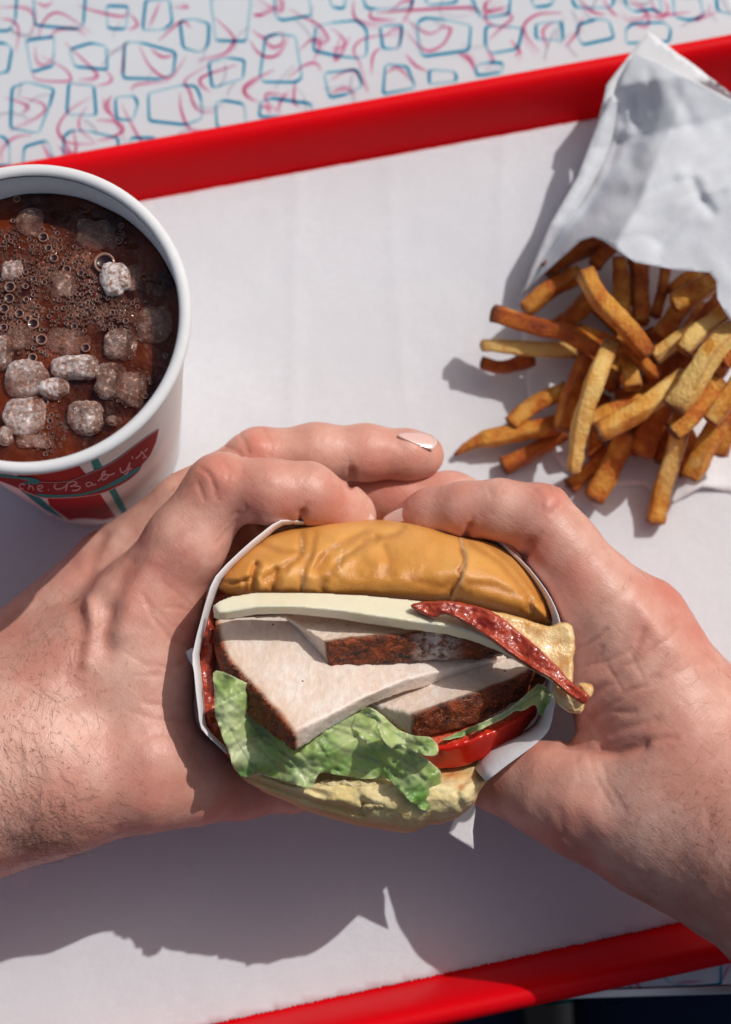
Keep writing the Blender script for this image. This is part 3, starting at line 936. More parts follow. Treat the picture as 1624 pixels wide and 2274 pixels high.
for i in range(NR - 1):
    for k in range(NA):
        F.append((1 + i * NA + k, 1 + (i + 1) * NA + k, 1 + (i + 1) * NA + (k + 1) % NA, 1 + i * NA + (k + 1) % NA))
# depth of the drink down to the cup floor
base = len(V)
Vb = [(CX + (RB - 0.002) * math.cos(2 * math.pi * k / NA), CY + (RB - 0.002) * math.sin(2 * math.pi * k / NA), 0.011) for k in range(NA)]
V = np.vstack([V, Vb])
for k in range(NA):
    k2 = (k + 1) % NA
    F.append((1 + (NR - 1) * NA + k, base + k, base + k2, 1 + (NR - 1) * NA + k2))
F.append(tuple(reversed(range(base, base + NA))))
Va = np.array(V); cu_, cv_ = W2P(Va)
cxx = cu_ / 0.2801; cyy = (cv_ - 402.7) / 0.2801
fm = np.zeros(len(Va))
for (a, b, sp) in [(60, 900, 180), (200, 1080, 220), (620, 700, 200), (330, 740, 180), (660, 1030, 230), (380, 480, 110), (480, 1130, 200), (880, 1000, 160), (60, 1180, 120), (300, 1270, 160), (430, 600, 160), (640, 860, 170), (760, 900, 160), (150, 760, 180), (560, 1280, 160)]:
    fm = np.maximum(fm, np.exp(-(np.hypot(cxx - a, cyy - b) / (sp * 0.9)) ** 2))
fm = np.clip(fm * 1.3, 0.12, 1)
cola = link('cola', mesh_data('cola', V, F, True, {'foam': fm}), M['cola'])
cola['label'] = 'dark reddish brown cola filling the white cup'; cola['category'] = 'drink'

_m = NT('ice')
_fr = _m.noise(520, 5, 0.7); _f2 = _m.noise(900, 3)
_m.color(_m.mix(_m.ramp(_m.noise(160, 3), [(0.35, 0), (0.65, 1)]), (0.70, 0.48, 0.40), (0.95, 0.89, 0.87)))
_m.set(Roughness=0.15); _m.b.inputs['IOR'].default_value = 1.22
_lw = _m.n('ShaderNodeLayerWeight'); _lw.inputs[0].default_value = 0.30
_nz = _m.ramp(_m.noise(300, 5, 0.65), [(0.36, 0.0), (0.60, 1.0)])
_rim = _m.math('MULTIPLY', _m.ramp(_lw.outputs['Facing'], [(0.30, 0.12), (0.80, 1.0)]), _m.math('ADD', _m.math('MULTIPLY', _nz, 0.75), 0.2))
_fz = _m.math('ADD', _rim, _m.math('MULTIPLY', _m.math('MULTIPLY', _m.attr('frost'), _m.attr('frost')), 0.42), True)
_fz = _m.math('ADD', _fz, _m.ramp(_f2, [(0.58, 0), (0.63, 0.7)]), True)
_wh = _m.math('ADD', _m.math('MULTIPLY', _m.math('MULTIPLY', _m.attr('frost'), _m.ramp(_m.noise(750, 4, 0.7), [(0.42, 0.15), (0.58, 1.0)])), 0.8), _m.math('MULTIPLY', _rim, 0.55), True)
_m.l(_m.mix(_m.ramp(_wh, [(0.12, 0), (0.75, 1)]), _m.mix(_nz, (0.30, 0.10, 0.05), (0.60, 0.33, 0.23)), _m.mix(_nz, (0.82, 0.70, 0.65), (0.97, 0.94, 0.93))), _m.b.inputs['Base Color'])
_fz = _m.math('ADD', _fz, 0.22, True)
_fz = _m.math('MULTIPLY', _fz, _m.ramp(_m.attr('frost'), [(0.0, 0.30), (0.22, 1.0)]), True)
_tr = _m.n('ShaderNodeBsdfTransparent'); _tr.inputs[0].default_value = (0.96, 0.80, 0.72, 1)
_mx = _m.n('ShaderNodeMixShader'); _m.l(_fz, _mx.inputs[0]); _m.l(_tr.outputs[0], _mx.inputs[1]); _m.l(_m.b.outputs[0], _mx.inputs[2])
_gl = _m.n('ShaderNodeBsdfGlossy'); _gl.inputs['Roughness'].default_value = 0.05
_bp = _m.n('ShaderNodeBump'); _bp.inputs['Strength'].default_value = 0.9; _bp.inputs['Distance'].default_value = 0.0022
_m.l(_m.math('ADD', _fr, _m.math('MULTIPLY', _f2, 0.6)), _bp.inputs['Height']); _m.l(_bp.outputs[0], _gl.inputs['Normal'])
_m2 = _m.n('ShaderNodeMixShader'); _m2.inputs[0].default_value = 0.14; _m.l(_mx.outputs[0], _m2.inputs[1]); _m.l(_gl.outputs[0], _m2.inputs[2]); _m.l(_m2.outputs[0], _m.out.inputs[0])
M['ice'] = _m.m
ice_specs = [  # crop coordinates x, y, rx, ry, lift, frost, label
 (905, 790, 95, 140, 3.2, 0.85, 'bright frosted ice lump floating nearest the right side of the drink'),
 (1030, 760, 95, 105, 1.2, 0.15, 'clear ice lump stuck to the bright frosted one'),
 (590, 1480, 185, 95, 3.4, 0.55, 'largest blocky ice lump, flat topped, in the lower middle of the cup'),
 (430, 1650, 95, 65, 3.0, 0.75, 'small white ice lump under the flat topped one'),
 (230, 1570, 140, 125, 2.8, 0.40, 'round speckled ice lump left of the flat topped one'),
 (870, 1580, 115, 135, 2.6, 0.30, 'round tan ice lump right of the flat topped one'),
 (190, 1850, 165, 130, 3.4, 0.60, 'ice lump with a dark hollow, low in the cup on the left'),
 (690, 1860, 135, 125, 3.2, 0.50, 'ice lump near the rim at the lower right'),
 (950, 1290, 125, 120, 2.2, 0.25, 'clear ice lump above the tan one'),
 (40, 2020, 75, 70, 2.6, 0.5, 'ice lump at the left edge by the lower rim'),
 (20, 1350, 85, 140, 2.8, 0.45, 'pale ice lump at the left edge of the picture'),
 (900, 1905, 60, 45, 3.6, 0.3, 'chip of ice touching the rim'),
 (510, 830, 115, 110, 0.8, 0.05, 'dark sunken ice lump among bubbles in the middle'),
 (150, 1240, 100, 80, 0.8, 0.05, 'dark sunken ice lump at the left below the bubbles'),
 (530, 1270, 130, 100, 0.9, 0.05, 'dark sunken ice lump above the flat topped one'),
 (1230, 1140, 120, 150, 0.6, 0.05, 'glassy sunken ice lump by the right wall'),
 (90, 700, 80, 80, 1.4, 0.4, 'pale ice lump at the upper left'),
 (250, 340, 100, 110, 1.0, 0.1, 'glassy ice lump near the top wall'),
 (760, 420, 150, 120, 0.8, 0.08, 'broad sunken ice lump at the top'),
 (300, 2060, 140, 70, 1.2, 0.1, 'sunken brown ice lump under the lower rim'),
 (1050, 1660, 110, 150, 0.8, 0.08, 'sunken ice lump near the lower right wall')]
for k, (x, y, rx, ry, lift, frost, lab) in enumerate(ice_specs):
    u, v = 0.2801 * x, 402.7 + 0.2801 * y
    c = P(u, v, LZ * 1000 + lift * 0.2)
    s = 0.2801 / 7.75 * 0.001
    bm = bmesh.new(); bmesh.ops.create_icosphere(bm, subdivisions=5, radius=1.0)
    Vs = np.array([tuple(q.co) for q in bm.verts])
    Fs = [tuple(q.index for q in f.verts) for f in bm.faces]; bm.free()
    boxy = np.sign(Vs) * np.abs(Vs) ** (0.75)
    Vs = boxy * np.array([1.12 * rx * s, 1.12 * ry * s, lift * 0.0007 + 0.0009])
    Nn = Vs / np.linalg.norm(Vs, axis=1, keepdims=True)
    Vs = Vs + Nn * (0.0021 * fbm(Vs + k, 150, 3, k) + 0.00040 * fbm(Vs + k, 900, 3, k + 7))[:, None]
    Vs = Vs + c
    dd = np.hypot(Vs[:, 0] - CX, Vs[:, 1] - CY); lim = rc(LZ) - 0.0012
    sc_ = np.where(dd > lim, lim / dd, 1)
    Vs[:, 0] = CX + (Vs[:, 0] - CX) * sc_; Vs[:, 1] = CY + (Vs[:, 1] - CY) * sc_
    fr = np.clip(frost + 0.9 * fbm(Vs, 160, 3, k + 30) + 0.25 * np.sign(0.5 - (Vs[:, 0] - c[0]) / (rx * s)), 0, 1) * (0.3 + frost)
    o = link('ice_lump', mesh_data('ice_lump', Vs, Fs, True, {'frost': fr}), M['ice'])
    o['label'] = lab; o['category'] = 'ice'; o['group'] = 'ice lumps floating in the cola'

# bubbles: thin domes
_m = NT('bubble'); _m.color(_m.mix(_m.noise(120, 3), (0.16, 0.040, 0.020), (0.62, 0.36, 0.28))); _m.set(Roughness=0.08)
M['bubble'] = _m.m
V, F, FM, placed = [], [], [], []
clusters = [(60, 900, 180), (200, 1080, 220), (620, 700, 200), (330, 740, 180), (660, 1030, 230), (380, 480, 160), (480, 1130, 200), (880, 1000, 160), (60, 1180, 120), (300, 1270, 160), (430, 600, 200), (120, 460, 150), (640, 860, 170), (380, 2080, 90), (930, 440, 90), (740, 940, 220), (150, 760, 180), (980, 1600, 200), (420, 1950, 200), (1000, 1100, 200)]
big = [(80, 840, 42), (75, 930, 38), (35, 1010, 36), (265, 1130, 42), (330, 1255, 42), (345, 445, 38), (830, 650, 80), (430, 610, 32), (640, 730, 25), (155, 1050, 34), (260, 1400, 34), (680, 1320, 34), (945, 470, 30), (385, 530, 28), (30, 1160, 30), (530, 700, 32), (370, 2085, 36), (135, 140, 26), (570, 140, 30), (590, 1150, 26), (1310, 1385, 22), (350, 1750, 34), (180, 130, 22)]
spots = [(x, y, r) for x, y, r in big]
for cx_, cy_, sp in clusters:
    for i in range(75):
        spots.append((cx_ + rng.normal(0, sp * 0.5), cy_ + rng.normal(0, sp * 0.4), rng.choice([8, 10, 13, 17, 22], p=[.28, .28, .22, .15, .07])))
for (x, y, r) in spots:
    c = P(0.2801 * x, 402.7 + 0.2801 * y, LZ * 1000 + 0.5)
    if math.hypot(c[0] - CX, c[1] - CY) > rl - 0.001: continue
    R = 1.1 * r * 0.2801 / 7.75 * 0.001
    if any((c[0] - q[0]) ** 2 + (c[1] - q[1]) ** 2 < (0.92 * (R + q[2])) ** 2 for q in placed): continue
    placed.append((c[0], c[1], R))
    o = len(V)
    ns = 12 if r < 14 else 20
    prf = [(1.0, 0.0), (0.98, 0.22), (0.90, 0.34), (0.80, 0.30), (0.76, 0.12)]   # raised lip of liquid round each bubble
    for (pr_, pz_) in prf:
        for k in range(ns):
            a = 2 * math.pi * k / ns
            V.append((c[0] + R * pr_ * math.cos(a), c[1] + R * pr_ * math.sin(a), c[2] + R * pz_))
    for i in range(len(prf) - 1):
        for k in range(ns):
            F.append((o + i * ns + k, o + i * ns + (k + 1) % ns, o + (i + 1) * ns + (k + 1) % ns, o + (i + 1) * ns + k))
    # thin wet film closing the bubble
    o2 = len(V); V.append((c[0], c[1], c[2] + R * 0.55))
    for k in range(ns): F.append((o + 4 * ns + k, o + 4 * ns + (k + 1) % ns, o2)); FM.append(len(F) - 1)
fo = link('foam_bubbles', mesh_data('foam_bubbles', V, F, True), M['bubble'])
_fm = NT('bubble_film'); _fm.color((0.02, 0.002, 0.001)); _fm.set(Roughness=0.03); _fm.b.inputs['Specular IOR Level'].default_value = 0.9
fo.data.materials.append(_fm.m)
for q in FM: fo.data.polygons[q].material_index = 1
fo['label'] = 'tiny foam bubbles floating on the cola between the ice'; fo['category'] = 'foam'; fo['kind'] = 'stuff'

# ------------------------------------------------------------------ sandwich materials
_m = NT('bun_crust')
_big = _m.noise(35, 4, 0.55); _sp = _m.noise(1500, 3, 0.6)
_c = _m.mix(_m.ramp(_big, [(0.35, 0), (0.65, 1)]), (0.65, 0.275, 0.050), (0.76, 0.385, 0.105))
_c = _m.mix(_m.attr('edge'), _c, (0.30, 0.085, 0.010))
_c = _m.mix(_m.attr('pale'), _c, (0.84, 0.62, 0.36))
_c = _m.mix(_m.ramp(_sp, [(0.60, 0), (0.72, 0.35)]), _c, (0.78, 0.50, 0.25))
_c = _m.mix(_m.ramp(_m.voro(330), [(0.03, 0.6), (0.09, 0)]), _c, (0.30, 0.10, 0.03))
_m.color(_c); _m.set(Roughness=0.36); _m.b.inputs['Specular IOR Level'].default_value = 0.4
sss(_m, 0.12, (1, 0.5, 0.2), 0.002)
_m.bump(_m.math('ADD', _m.noise(2200, 3, 0.6), _m.math('MULTIPLY', _m.noise(350, 3), 1.5)), 0.35, 0.0004); M['crust'] = _m.m
_m = NT('bread_crumb')
_a = _m.noise(350, 5, 0.65); _b = _m.voro(520)
_c = _m.mix(_m.ramp(_a, [(0.35, 0), (0.65, 1)]), (0.62, 0.46, 0.20), (0.80, 0.70, 0.42))
_c = _m.mix(_m.ramp(_b, [(0.15, 0.65), (0.45, 0)]), _c, (0.55, 0.35, 0.10))
_c = _m.mix(_m.attr('toast'), _c, (0.55, 0.20, 0.045))
_m.color(_c); _m.set(Roughness=0.85); sss(_m, 0.2, (1, 0.7, 0.4), 0.002)
_m.bump(_m.math('ADD', _m.math('MULTIPLY', _a, 1.3), _b), 0.9, 0.0011); M['crumb'] = _m.m
_m = NT('bun_side')
_a = _m.noise(300, 5, 0.65); _b = _m.voro(430)
_c = _m.mix(_m.ramp(_m.noise(60, 4), [(0.35, 0), (0.65, 1)]), (0.74, 0.57, 0.24), (0.86, 0.74, 0.42))
_c = _m.mix(_m.ramp(_a, [(0.35, 0.4), (0.5, 0)]), _c, (0.58, 0.38, 0.13))
_c = _m.mix(_m.attr('toast'), _c, (0.58, 0.22, 0.05))
_m.color(_c); _m.set(Roughness=0.75); sss(_m, 0.2, (1, 0.7, 0.4), 0.002)
_m.bump(_m.math('ADD', _a, _m.math('MULTIPLY', _b, 0.6)), 0.7, 0.0008); M['bun_side'] = _m.m
_m = NT('turkey')
_a = _m.noise(90, 5, 0.6); mpx = _m.coords((1, 0.25, 1), (0, 0, 0.5)); _f = _m.noise(700, 4, 0.6, mpx)
_c = _m.mix(_m.ramp(_a, [(0.35, 0), (0.68, 1)]), (0.82, 0.68, 0.57), (0.88, 0.80, 0.73))
_c = _m.mix(_m.ramp(_f, [(0.40, 0.45), (0.60, 0)]), _c, (0.74, 0.54, 0.43))
_c = _m.mix(_m.math('MULTIPLY', _m.attr('near'), _m.ramp(_m.noise(140, 4), [(0.35, 0.2), (0.6, 1.0)])), _c, (0.66, 0.40, 0.24))
_c = _m.mix(_m.ramp(_m.noise(75, 5, 0.7), [(0.58, 0), (0.74, 0.45)]), _c, (0.74, 0.52, 0.39))
_c = _m.mix(_m.ramp(_m.voro(150, None), [(0.045, 0.95), (0.075, 0)]), _c, (0.30, 0.10, 0.045))
_k = _m.noise(260, 5, 0.7)
_cr = _m.mix(_m.ramp(_k, [(0.38, 0), (0.62, 1)]), (0.030, 0.007, 0.003), (0.30, 0.055, 0.012))
_cr = _m.mix(_m.ramp(_m.noise(900, 3, 0.6), [(0.55, 0), (0.70, 0.8)]), _cr, (0.50, 0.13, 0.03))
_cr = _m.mix(_m.math('MULTIPLY', _m.attr('sauce'), _m.ramp(_m.noise(500, 3), [(0.40, 0.1), (0.55, 0.9)])), _cr, (0.78, 0.68, 0.62))
_c = _m.mix(_m.attr('crust'), _c, _cr)
_m.color(_c); _r = _m.mix(_m.attr('crust'), (0.42,) * 3, _m.ramp(_k, [(0.4, 0.25), (0.6, 0.7)])); _m.l(_r, _m.b.inputs['Roughness'])
sss(_m, 0.25, (1, 0.6, 0.45), 0.003)
_hh = _m.math('ADD', _m.math('MULTIPLY', _m.noise(420, 4, 0.65), 0.35), _m.math('MULTIPLY', _f, 0.6))
_hh = _m.math('ADD', _hh, _m.math('MULTIPLY', _m.math('MULTIPLY', _m.attr('crust'), _k), 3.0))
_hh = _m.math('ADD', _hh, _m.math('MULTIPLY', _m.math('MULTIPLY', _m.attr('crust'), _m.noise(1300, 3)), 1.2)); _m.bump(_hh, 0.6, 0.0009); M['turkey'] = _m.m
_m = NT('cheese')
_m.color(_m.mix(_m.ramp(_m.noise(60, 3), [(0.35, 0), (0.65, 1)]), (0.80, 0.74, 0.52), (0.84, 0.80, 0.62))); _m.set(Roughness=0.30)
sss(_m, 0.35, (1, 0.85, 0.55), 0.003); _m.bump(_m.noise(300, 4), 0.25, 0.0006); M['cheese'] = _m.m
_m = NT('bacon_lean')
_v = _m.coords((0.35, 1, 1), (0, 0, 0.55)); _n = _m.noise(330, 5, 0.65, _v)
_c = _m.mix(_m.ramp(_n, [(0.35, 0), (0.62, 1)]), (0.26, 0.016, 0.007), (0.50, 0.065, 0.024))
_c = _m.mix(_m.ramp(_m.noise(700, 3), [(0.60, 0), (0.72, 0.7)]), _c, (0.55, 0.12, 0.05))
_m.color(_c); _m.set(Roughness=0.22); sss(_m, 0.1, (1, 0.3, 0.1), 0.001); _m.b.inputs['Coat Weight'].default_value = 0.4; _m.b.inputs['Coat Roughness'].default_value = 0.1
_m.bump(_m.math('ADD', _n, _m.noise(900, 3)), 0.5, 0.0008); M['lean'] = _m.m
_m = NT('bacon_fat')
_n = _m.noise(170, 5, 0.65)
_c = _m.mix(_m.ramp(_n, [(0.38, 0), (0.62, 1)]), (0.70, 0.36, 0.10), (0.86, 0.66, 0.34))
_c = _m.mix(_m.ramp(_m.noise(120, 3), [(0.60, 0), (0.72, 0.8)]), _c, (0.50, 0.13, 0.025))
_m.color(_c); _m.set(Roughness=0.25); sss(_m, 0.3, (1, 0.6, 0.3), 0.002); _m.b.inputs['Coat Weight'].default_value = 0.4
_m.bump(_m.math('ADD', _n, _m.noise(900, 3)), 0.45, 0.0008); M['fat'] = _m.m
_m = NT('lettuce')
_n = _m.noise(70, 4, 0.6); _n2 = _m.noise(500, 4, 0.6)
_c = _m.mix(_m.ramp(_n, [(0.36, 0), (0.64, 1)]), (0.23, 0.38, 0.075), (0.46, 0.57, 0.22))
_c = _m.mix(_m.attr('pale'), _c, (0.66, 0.71, 0.44))
_c = _m.mix(_m.math('MULTIPLY', _m.attr('vein'), 0.85), _c, (0.34, 0.36, 0.22))
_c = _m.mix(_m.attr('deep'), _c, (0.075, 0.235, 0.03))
_m.color(_c); _m.set(Roughness=0.36); _m.b.inputs['Specular IOR Level'].default_value = 0.4
sss(_m, 0.25, (0.7, 1, 0.3), 0.0015)
_m.bump(_m.math('ADD', _m.math('MULTIPLY', _n2, 0.5), _m.math('MULTIPLY', _m.voro(160, None, 'SMOOTH_F1'), 0.5)), 0.3, 0.0009); M['lettuce'] = _m.m
_m = NT('tomato')
_n = _m.noise(60, 4)
_c = _m.mix(_m.ramp(_n, [(0.35, 0), (0.65, 1)]), (0.56, 0.010, 0.003), (0.66, 0.028, 0.008))
_c = _m.mix(_m.attr('crust'), _m.mix(_m.ramp(_m.noise(900, 4), [(0.4, 0), (0.6, 1)]), (0.60, 0.06, 0.03), (0.72, 0.16, 0.08)), _c)
_m.color(_c); _m.set(Roughness=0.2); _m.b.inputs['Specular IOR Level'].default_value = 0.35; sss(_m, 0.15, (1, 0.25, 0.1), 0.002)
_m.bump(_m.noise(500, 3), 0.12, 0.0005); M['tomato'] = _m.m

sw = empty('turkey_sandwich', tuple(P(840, 1480, 60)), 'turkey sandwich with cheese, bacon, lettuce and tomato in a glossy bun, held in both hands', 'sandwich')
def c1(l): return [C1(*q[:2]) for q in l]
def c1z(l): return [(*C1(q[0], q[1]), q[2]) for q in l]

# ---- top bun (crown)
crown = [(158, 312), (172, 275), (230, 210), (310, 155), (400, 120), (500, 100), (600, 88), (740, 83), (870, 92), (950, 108), (1010, 126), (1080, 146), (1160, 160), (1230, 198), (1300, 252), (1345, 310), (1380, 370), (1398, 430), (1388, 468), (1340, 466), (1250, 440), (1150, 412), (1060, 390), (1010, 386), (960, 388), (850, 386), (700, 380), (550, 378), (400, 373), (280, 370), (200, 358), (160, 338)]
cro = c1(smooth_poly(crown, 4))
cracks = [([(1052, 148), (1062, 175), (1058, 195), (1070, 225), (1066, 250), (1050, 270), (1058, 292), (1040, 320), (1020, 345), (1015, 385)], 1.5, 7)]
folds = [([(300, 250), (285, 300), (290, 372)], 1.6, 14), ([(258, 300), (262, 368)], 1.0, 10), ([(370, 270), (360, 330), (372, 372)], 1.3, 12), ([(700, 130), (560, 200), (520, 260)], 1.5, 22), ([(740, 150), (600, 240)], 1.1, 16),
         ([(470, 130), (462, 220), (400, 260), (330, 300)], 1.2, 15), ([(520, 130), (500, 200), (470, 300), (465, 370)], 0.8, 10), ([(780, 180), (800, 240), (790, 280)], 0.8, 28), ([(850, 110), (820, 140), (700, 160)], 0.8, 18),
         ([(300, 160), (380, 200), (460, 200)], 0.8, 16), ([(1090, 170), (1200, 240), (1290, 340), (1330, 440)], 1.2, 16), ([(1150, 165), (1260, 260), (1350, 380)], 1.1, 14), ([(1310, 370), (1316, 400), (1280, 440)], 0.9, 10), ([(1080, 320), (1180, 330), (1270, 360)], 0.7, 18), ([(160, 315), (230, 318), (280, 295), (300, 255)], 1.5, 9),
         ([(600, 250), (540, 330), (560, 375)], 0.7, 16), ([(880, 300), (980, 330), (1030, 300)], 0.5, 30)]
ridges = [([(325, 250), (315, 310), (320, 368)], 0.9, 12), ([(440, 250), (400, 330)], 0.8, 16), ([(590, 160), (520, 220), (490, 290)], 0.9, 20), ([(640, 230), (560, 290)], 0.8, 20), ([(1085, 200), (1075, 260), (1065, 320)], 0.8, 18), ([(960, 370), (985, 350)], 0.5, 12), ([(1180, 200), (1290, 320), (1370, 430)], 0.7, 12), ([(700, 190), (760, 250)], 0.6, 30)]
hair_l = [([(610, 190), (600, 260), (615, 290)], 3), ([(466, 270), (470, 372)], 3), ([(1316, 372), (1312, 430)], 3), ([(1050, 150), (1070, 225), (1056, 300), (1016, 384)], 4), ([(460, 150), (465, 200)], 2.5)]
def crown_disp(u, v, q):
    x = (u - 389.8) / 0.6; y = (v - 1104.3) / 0.6
    z = np.zeros_like(u)
    wob = 5 * vnoise(np.column_stack([x * 0.03, y * 0.03, 0 * x]), 1, 4)
    for pl, d, w in cracks + folds:
        z -= 1.15 * d * np.exp(-(seg_dist(x + wob, y + wob, pl) / w) ** 2)
    for pl, d, w in ridges:
        z += 1.15 * d * np.exp(-(seg_dist(x + wob, y + wob, pl) / w) ** 2)
    z += 0.9 * fbm(np.column_stack([x * 0.006, y * 0.011, 0 * x]), 1, 3, 8)
    z += 0.25 * fbm(np.column_stack([x * 0.03, y * 0.03, 0 * x]), 1, 3, 18)
    return z * np.clip(q * 3, 0, 1)
def crown_attr(u, v):
    x = (u - 389.8) / 0.6; y = (v - 1104.3) / 0.6
    e = np.clip(1 - seg_dist(u, v, cro, True) / 16, 0, 1) * np.clip((y - 250) / 130, 0.2, 1)
    for pl, d, w in cracks: e = np.maximum(e, 0.8 * np.exp(-(seg_dist(x, y, pl) / 9) ** 2))
    for pl, d, w in folds: e = np.maximum(e, 0.42 * np.exp(-(seg_dist(x, y, pl) / 13) ** 2))  # shade of the cracks and folds painted into the crust colour
    p = np.zeros_like(u)
    for pl, w in hair_l: p = np.maximum(p, 0.75 * np.exp(-(seg_dist(x - 6, y, pl) / w) ** 2))
    return {'edge': e, 'pale': p}
def crown_z(u, v):   # the dome falls away to the north
    return 90 - 16 * np.clip((1395 - v) / 260, 0, 1) ** 1.3 - 9 * np.clip((u - 1050) / 180, 0, 1)
adopt(pillow('top_bun', cro, 0, 15, 70, 70, 5.0, M['crust'], disp=crown_disp, attrf=crown_attr, zf=crown_z, power=0.55), sw)

# ---- cheese
ct = [(138, 398, 101), (160, 382, 101), (200, 366, 100), (300, 350, 97), (500, 350, 97), (700, 360, 97), (900, 380, 97), (1080, 420, 96), (1230, 480, 95), (1330, 560, 94), (1400, 640, 93),
      (1400, 662, 97), (1290, 590, 99), (1200, 540, 100), (1100, 500, 101), (1000, 476, 102), (900, 462, 102.5), (800, 447, 103), (700, 432, 103), (600, 418, 103), (480, 407, 103), (400, 404, 103), (300, 406, 103), (195, 424, 103), (160, 426, 103)]
cb = [(140, 448, 97), (160, 440, 96), (200, 420, 95), (300, 400, 93), (500, 400, 93), (700, 410, 93), (900, 430, 93), (1080, 470, 92), (1230, 530, 91), (1330, 610, 90), (1405, 675, 89),
      (1400, 688, 92), (1290, 626, 94), (1200, 574, 95), (1100, 534, 96), (1000, 510, 97), (900, 496, 97.5), (800, 483, 98), (700, 469, 98), (600, 452, 98), (480, 438, 98), (400, 433, 98), (300, 436, 98), (192, 454, 98), (150, 452, 98)]
adopt(slab('cheese_slice', c1z(ct), c1z(cb), M['cheese'], None, voxel=0.0006, rough=0.07, seed=3, soft=1), sw)

# ---- turkey: upper slice
t = [(395, 436, 89), (520, 425, 86), (800, 430, 85), (1000, 440, 85), (1180, 500, 85), (1235, 566, 90), (1100, 522, 94), (940, 500, 96), (750, 518, 97.5), (560, 538, 99)]
b = [(430, 480, 83), (520, 470, 80), (800, 480, 79), (1000, 500, 79), (1180, 540, 80), (1215, 592, 83), (1100, 602, 86), (950, 607, 88), (760, 620, 90), (572, 630, 92)]
def sauce(V):
    u, v = W2P(V); x = (u - 389.8) / 0.6
    return {'sauce': np.clip(1 - np.abs(x - 970) / 110, 0, 1)}
adopt(slab('turkey_slice', c1z(t), c1z(b), M['turkey'], None, crust=(5, 6, 7, 8), voxel=0.00065, seed=11, attrx=sauce), sw)
# main slice
t = [(143, 452, 86), (395, 428, 84), (700, 470, 82), (1000, 520, 80), (1230, 585, 79), (1180, 600, 82), (1000, 640, 87), (850, 678, 92), (700, 740, 97), (560, 812, 101), (432, 872, 104), (385, 812, 102), (320, 742, 99), (250, 672, 95), (190, 600, 92), (152, 520, 89)]
b = [(140, 500, 82), (395, 480, 78), (700, 520, 76), (1000, 570, 74), (1230, 620, 74), (1200, 630, 77), (1010, 678, 81), (850, 722, 86), (720, 772, 90), (570, 858, 95), (440, 944, 98), (370, 893, 95), (290, 835, 92), (222, 758, 88), (165, 655, 85), (140, 560, 83)]
adopt(slab('turkey_slice', c1z(t), c1z(b), M['turkey'], None, crust=(10, 11, 12, 13, 14, 15), voxel=0.00065, seed=21, attrx=lambda V: {'sauce': np.zeros(len(V))}), sw)
# right slice
t = [(715, 762, 84), (800, 725, 82), (1000, 640, 80), (1200, 590, 78), (1330, 610, 79), (1340, 632, 83), (1250, 682, 87), (1150, 718, 90), (1020, 762, 92), (895, 802, 93)]
b = [(740, 790, 78), (820, 770, 76), (1000, 690, 74), (1200, 640, 72), (1330, 650, 73), (1380, 676, 76), (1290, 745, 80), (1180, 808, 83), (1050, 862, 85), (888, 890, 86)]
adopt(slab('turkey_slice', c1z(t), c1z(b), M['turkey'], None, crust=(4, 5, 6, 7, 8), seed=31, attrx=lambda V: {'sauce': np.zeros(len(V))}), sw)
# deeper slice filling the stack
t = [(150, 430, 74), (600, 440, 70), (1200, 480, 66), (1400, 470, 66), (1400, 640, 66), (1330, 740, 68), (900, 860, 74), (500, 860, 74), (250, 760, 74)]
b = [(170, 430, 30), (600, 440, 30), (1180, 480, 30), (1370, 480, 30), (1360, 640, 30), (1300, 730, 30), (900, 850, 30), (500, 850, 30), (260, 760, 30)]
adopt(slab('turkey_slice', c1z(t), c1z(b), M['turkey'], None, voxel=0.0016, seed=41, attrx=lambda V: {'sauce': np.zeros(len(V))}), sw)

# ---- tomato
t = [(930, 880, 83.0), (1050, 850, 82.0), (1200, 800, 80.0), (1350, 740, 78.0), (1348, 760, 80.0), (1290, 812, 83.0), (1200, 862, 85.0), (1100, 900, 86.5), (1000, 930, 87.0), (910, 935, 87.0)]
b = [(930, 900, 75.0), (1050, 880, 73.0), (1200, 830, 71.0), (1340, 770, 70.0), (1335, 815, 71.0), (1270, 895, 73.0), (1170, 962, 75.0), (1070, 1002, 77.0), (980, 1012, 78.0), (905, 985, 79.0)]
adopt(slab('tomato_slice', c1z(t), c1z(b), M['tomato'], None, crust=(4, 5, 6, 7, 8), seed=51, rough=0.06, crough=-0.03, soft=3, crustw=2.0), sw)

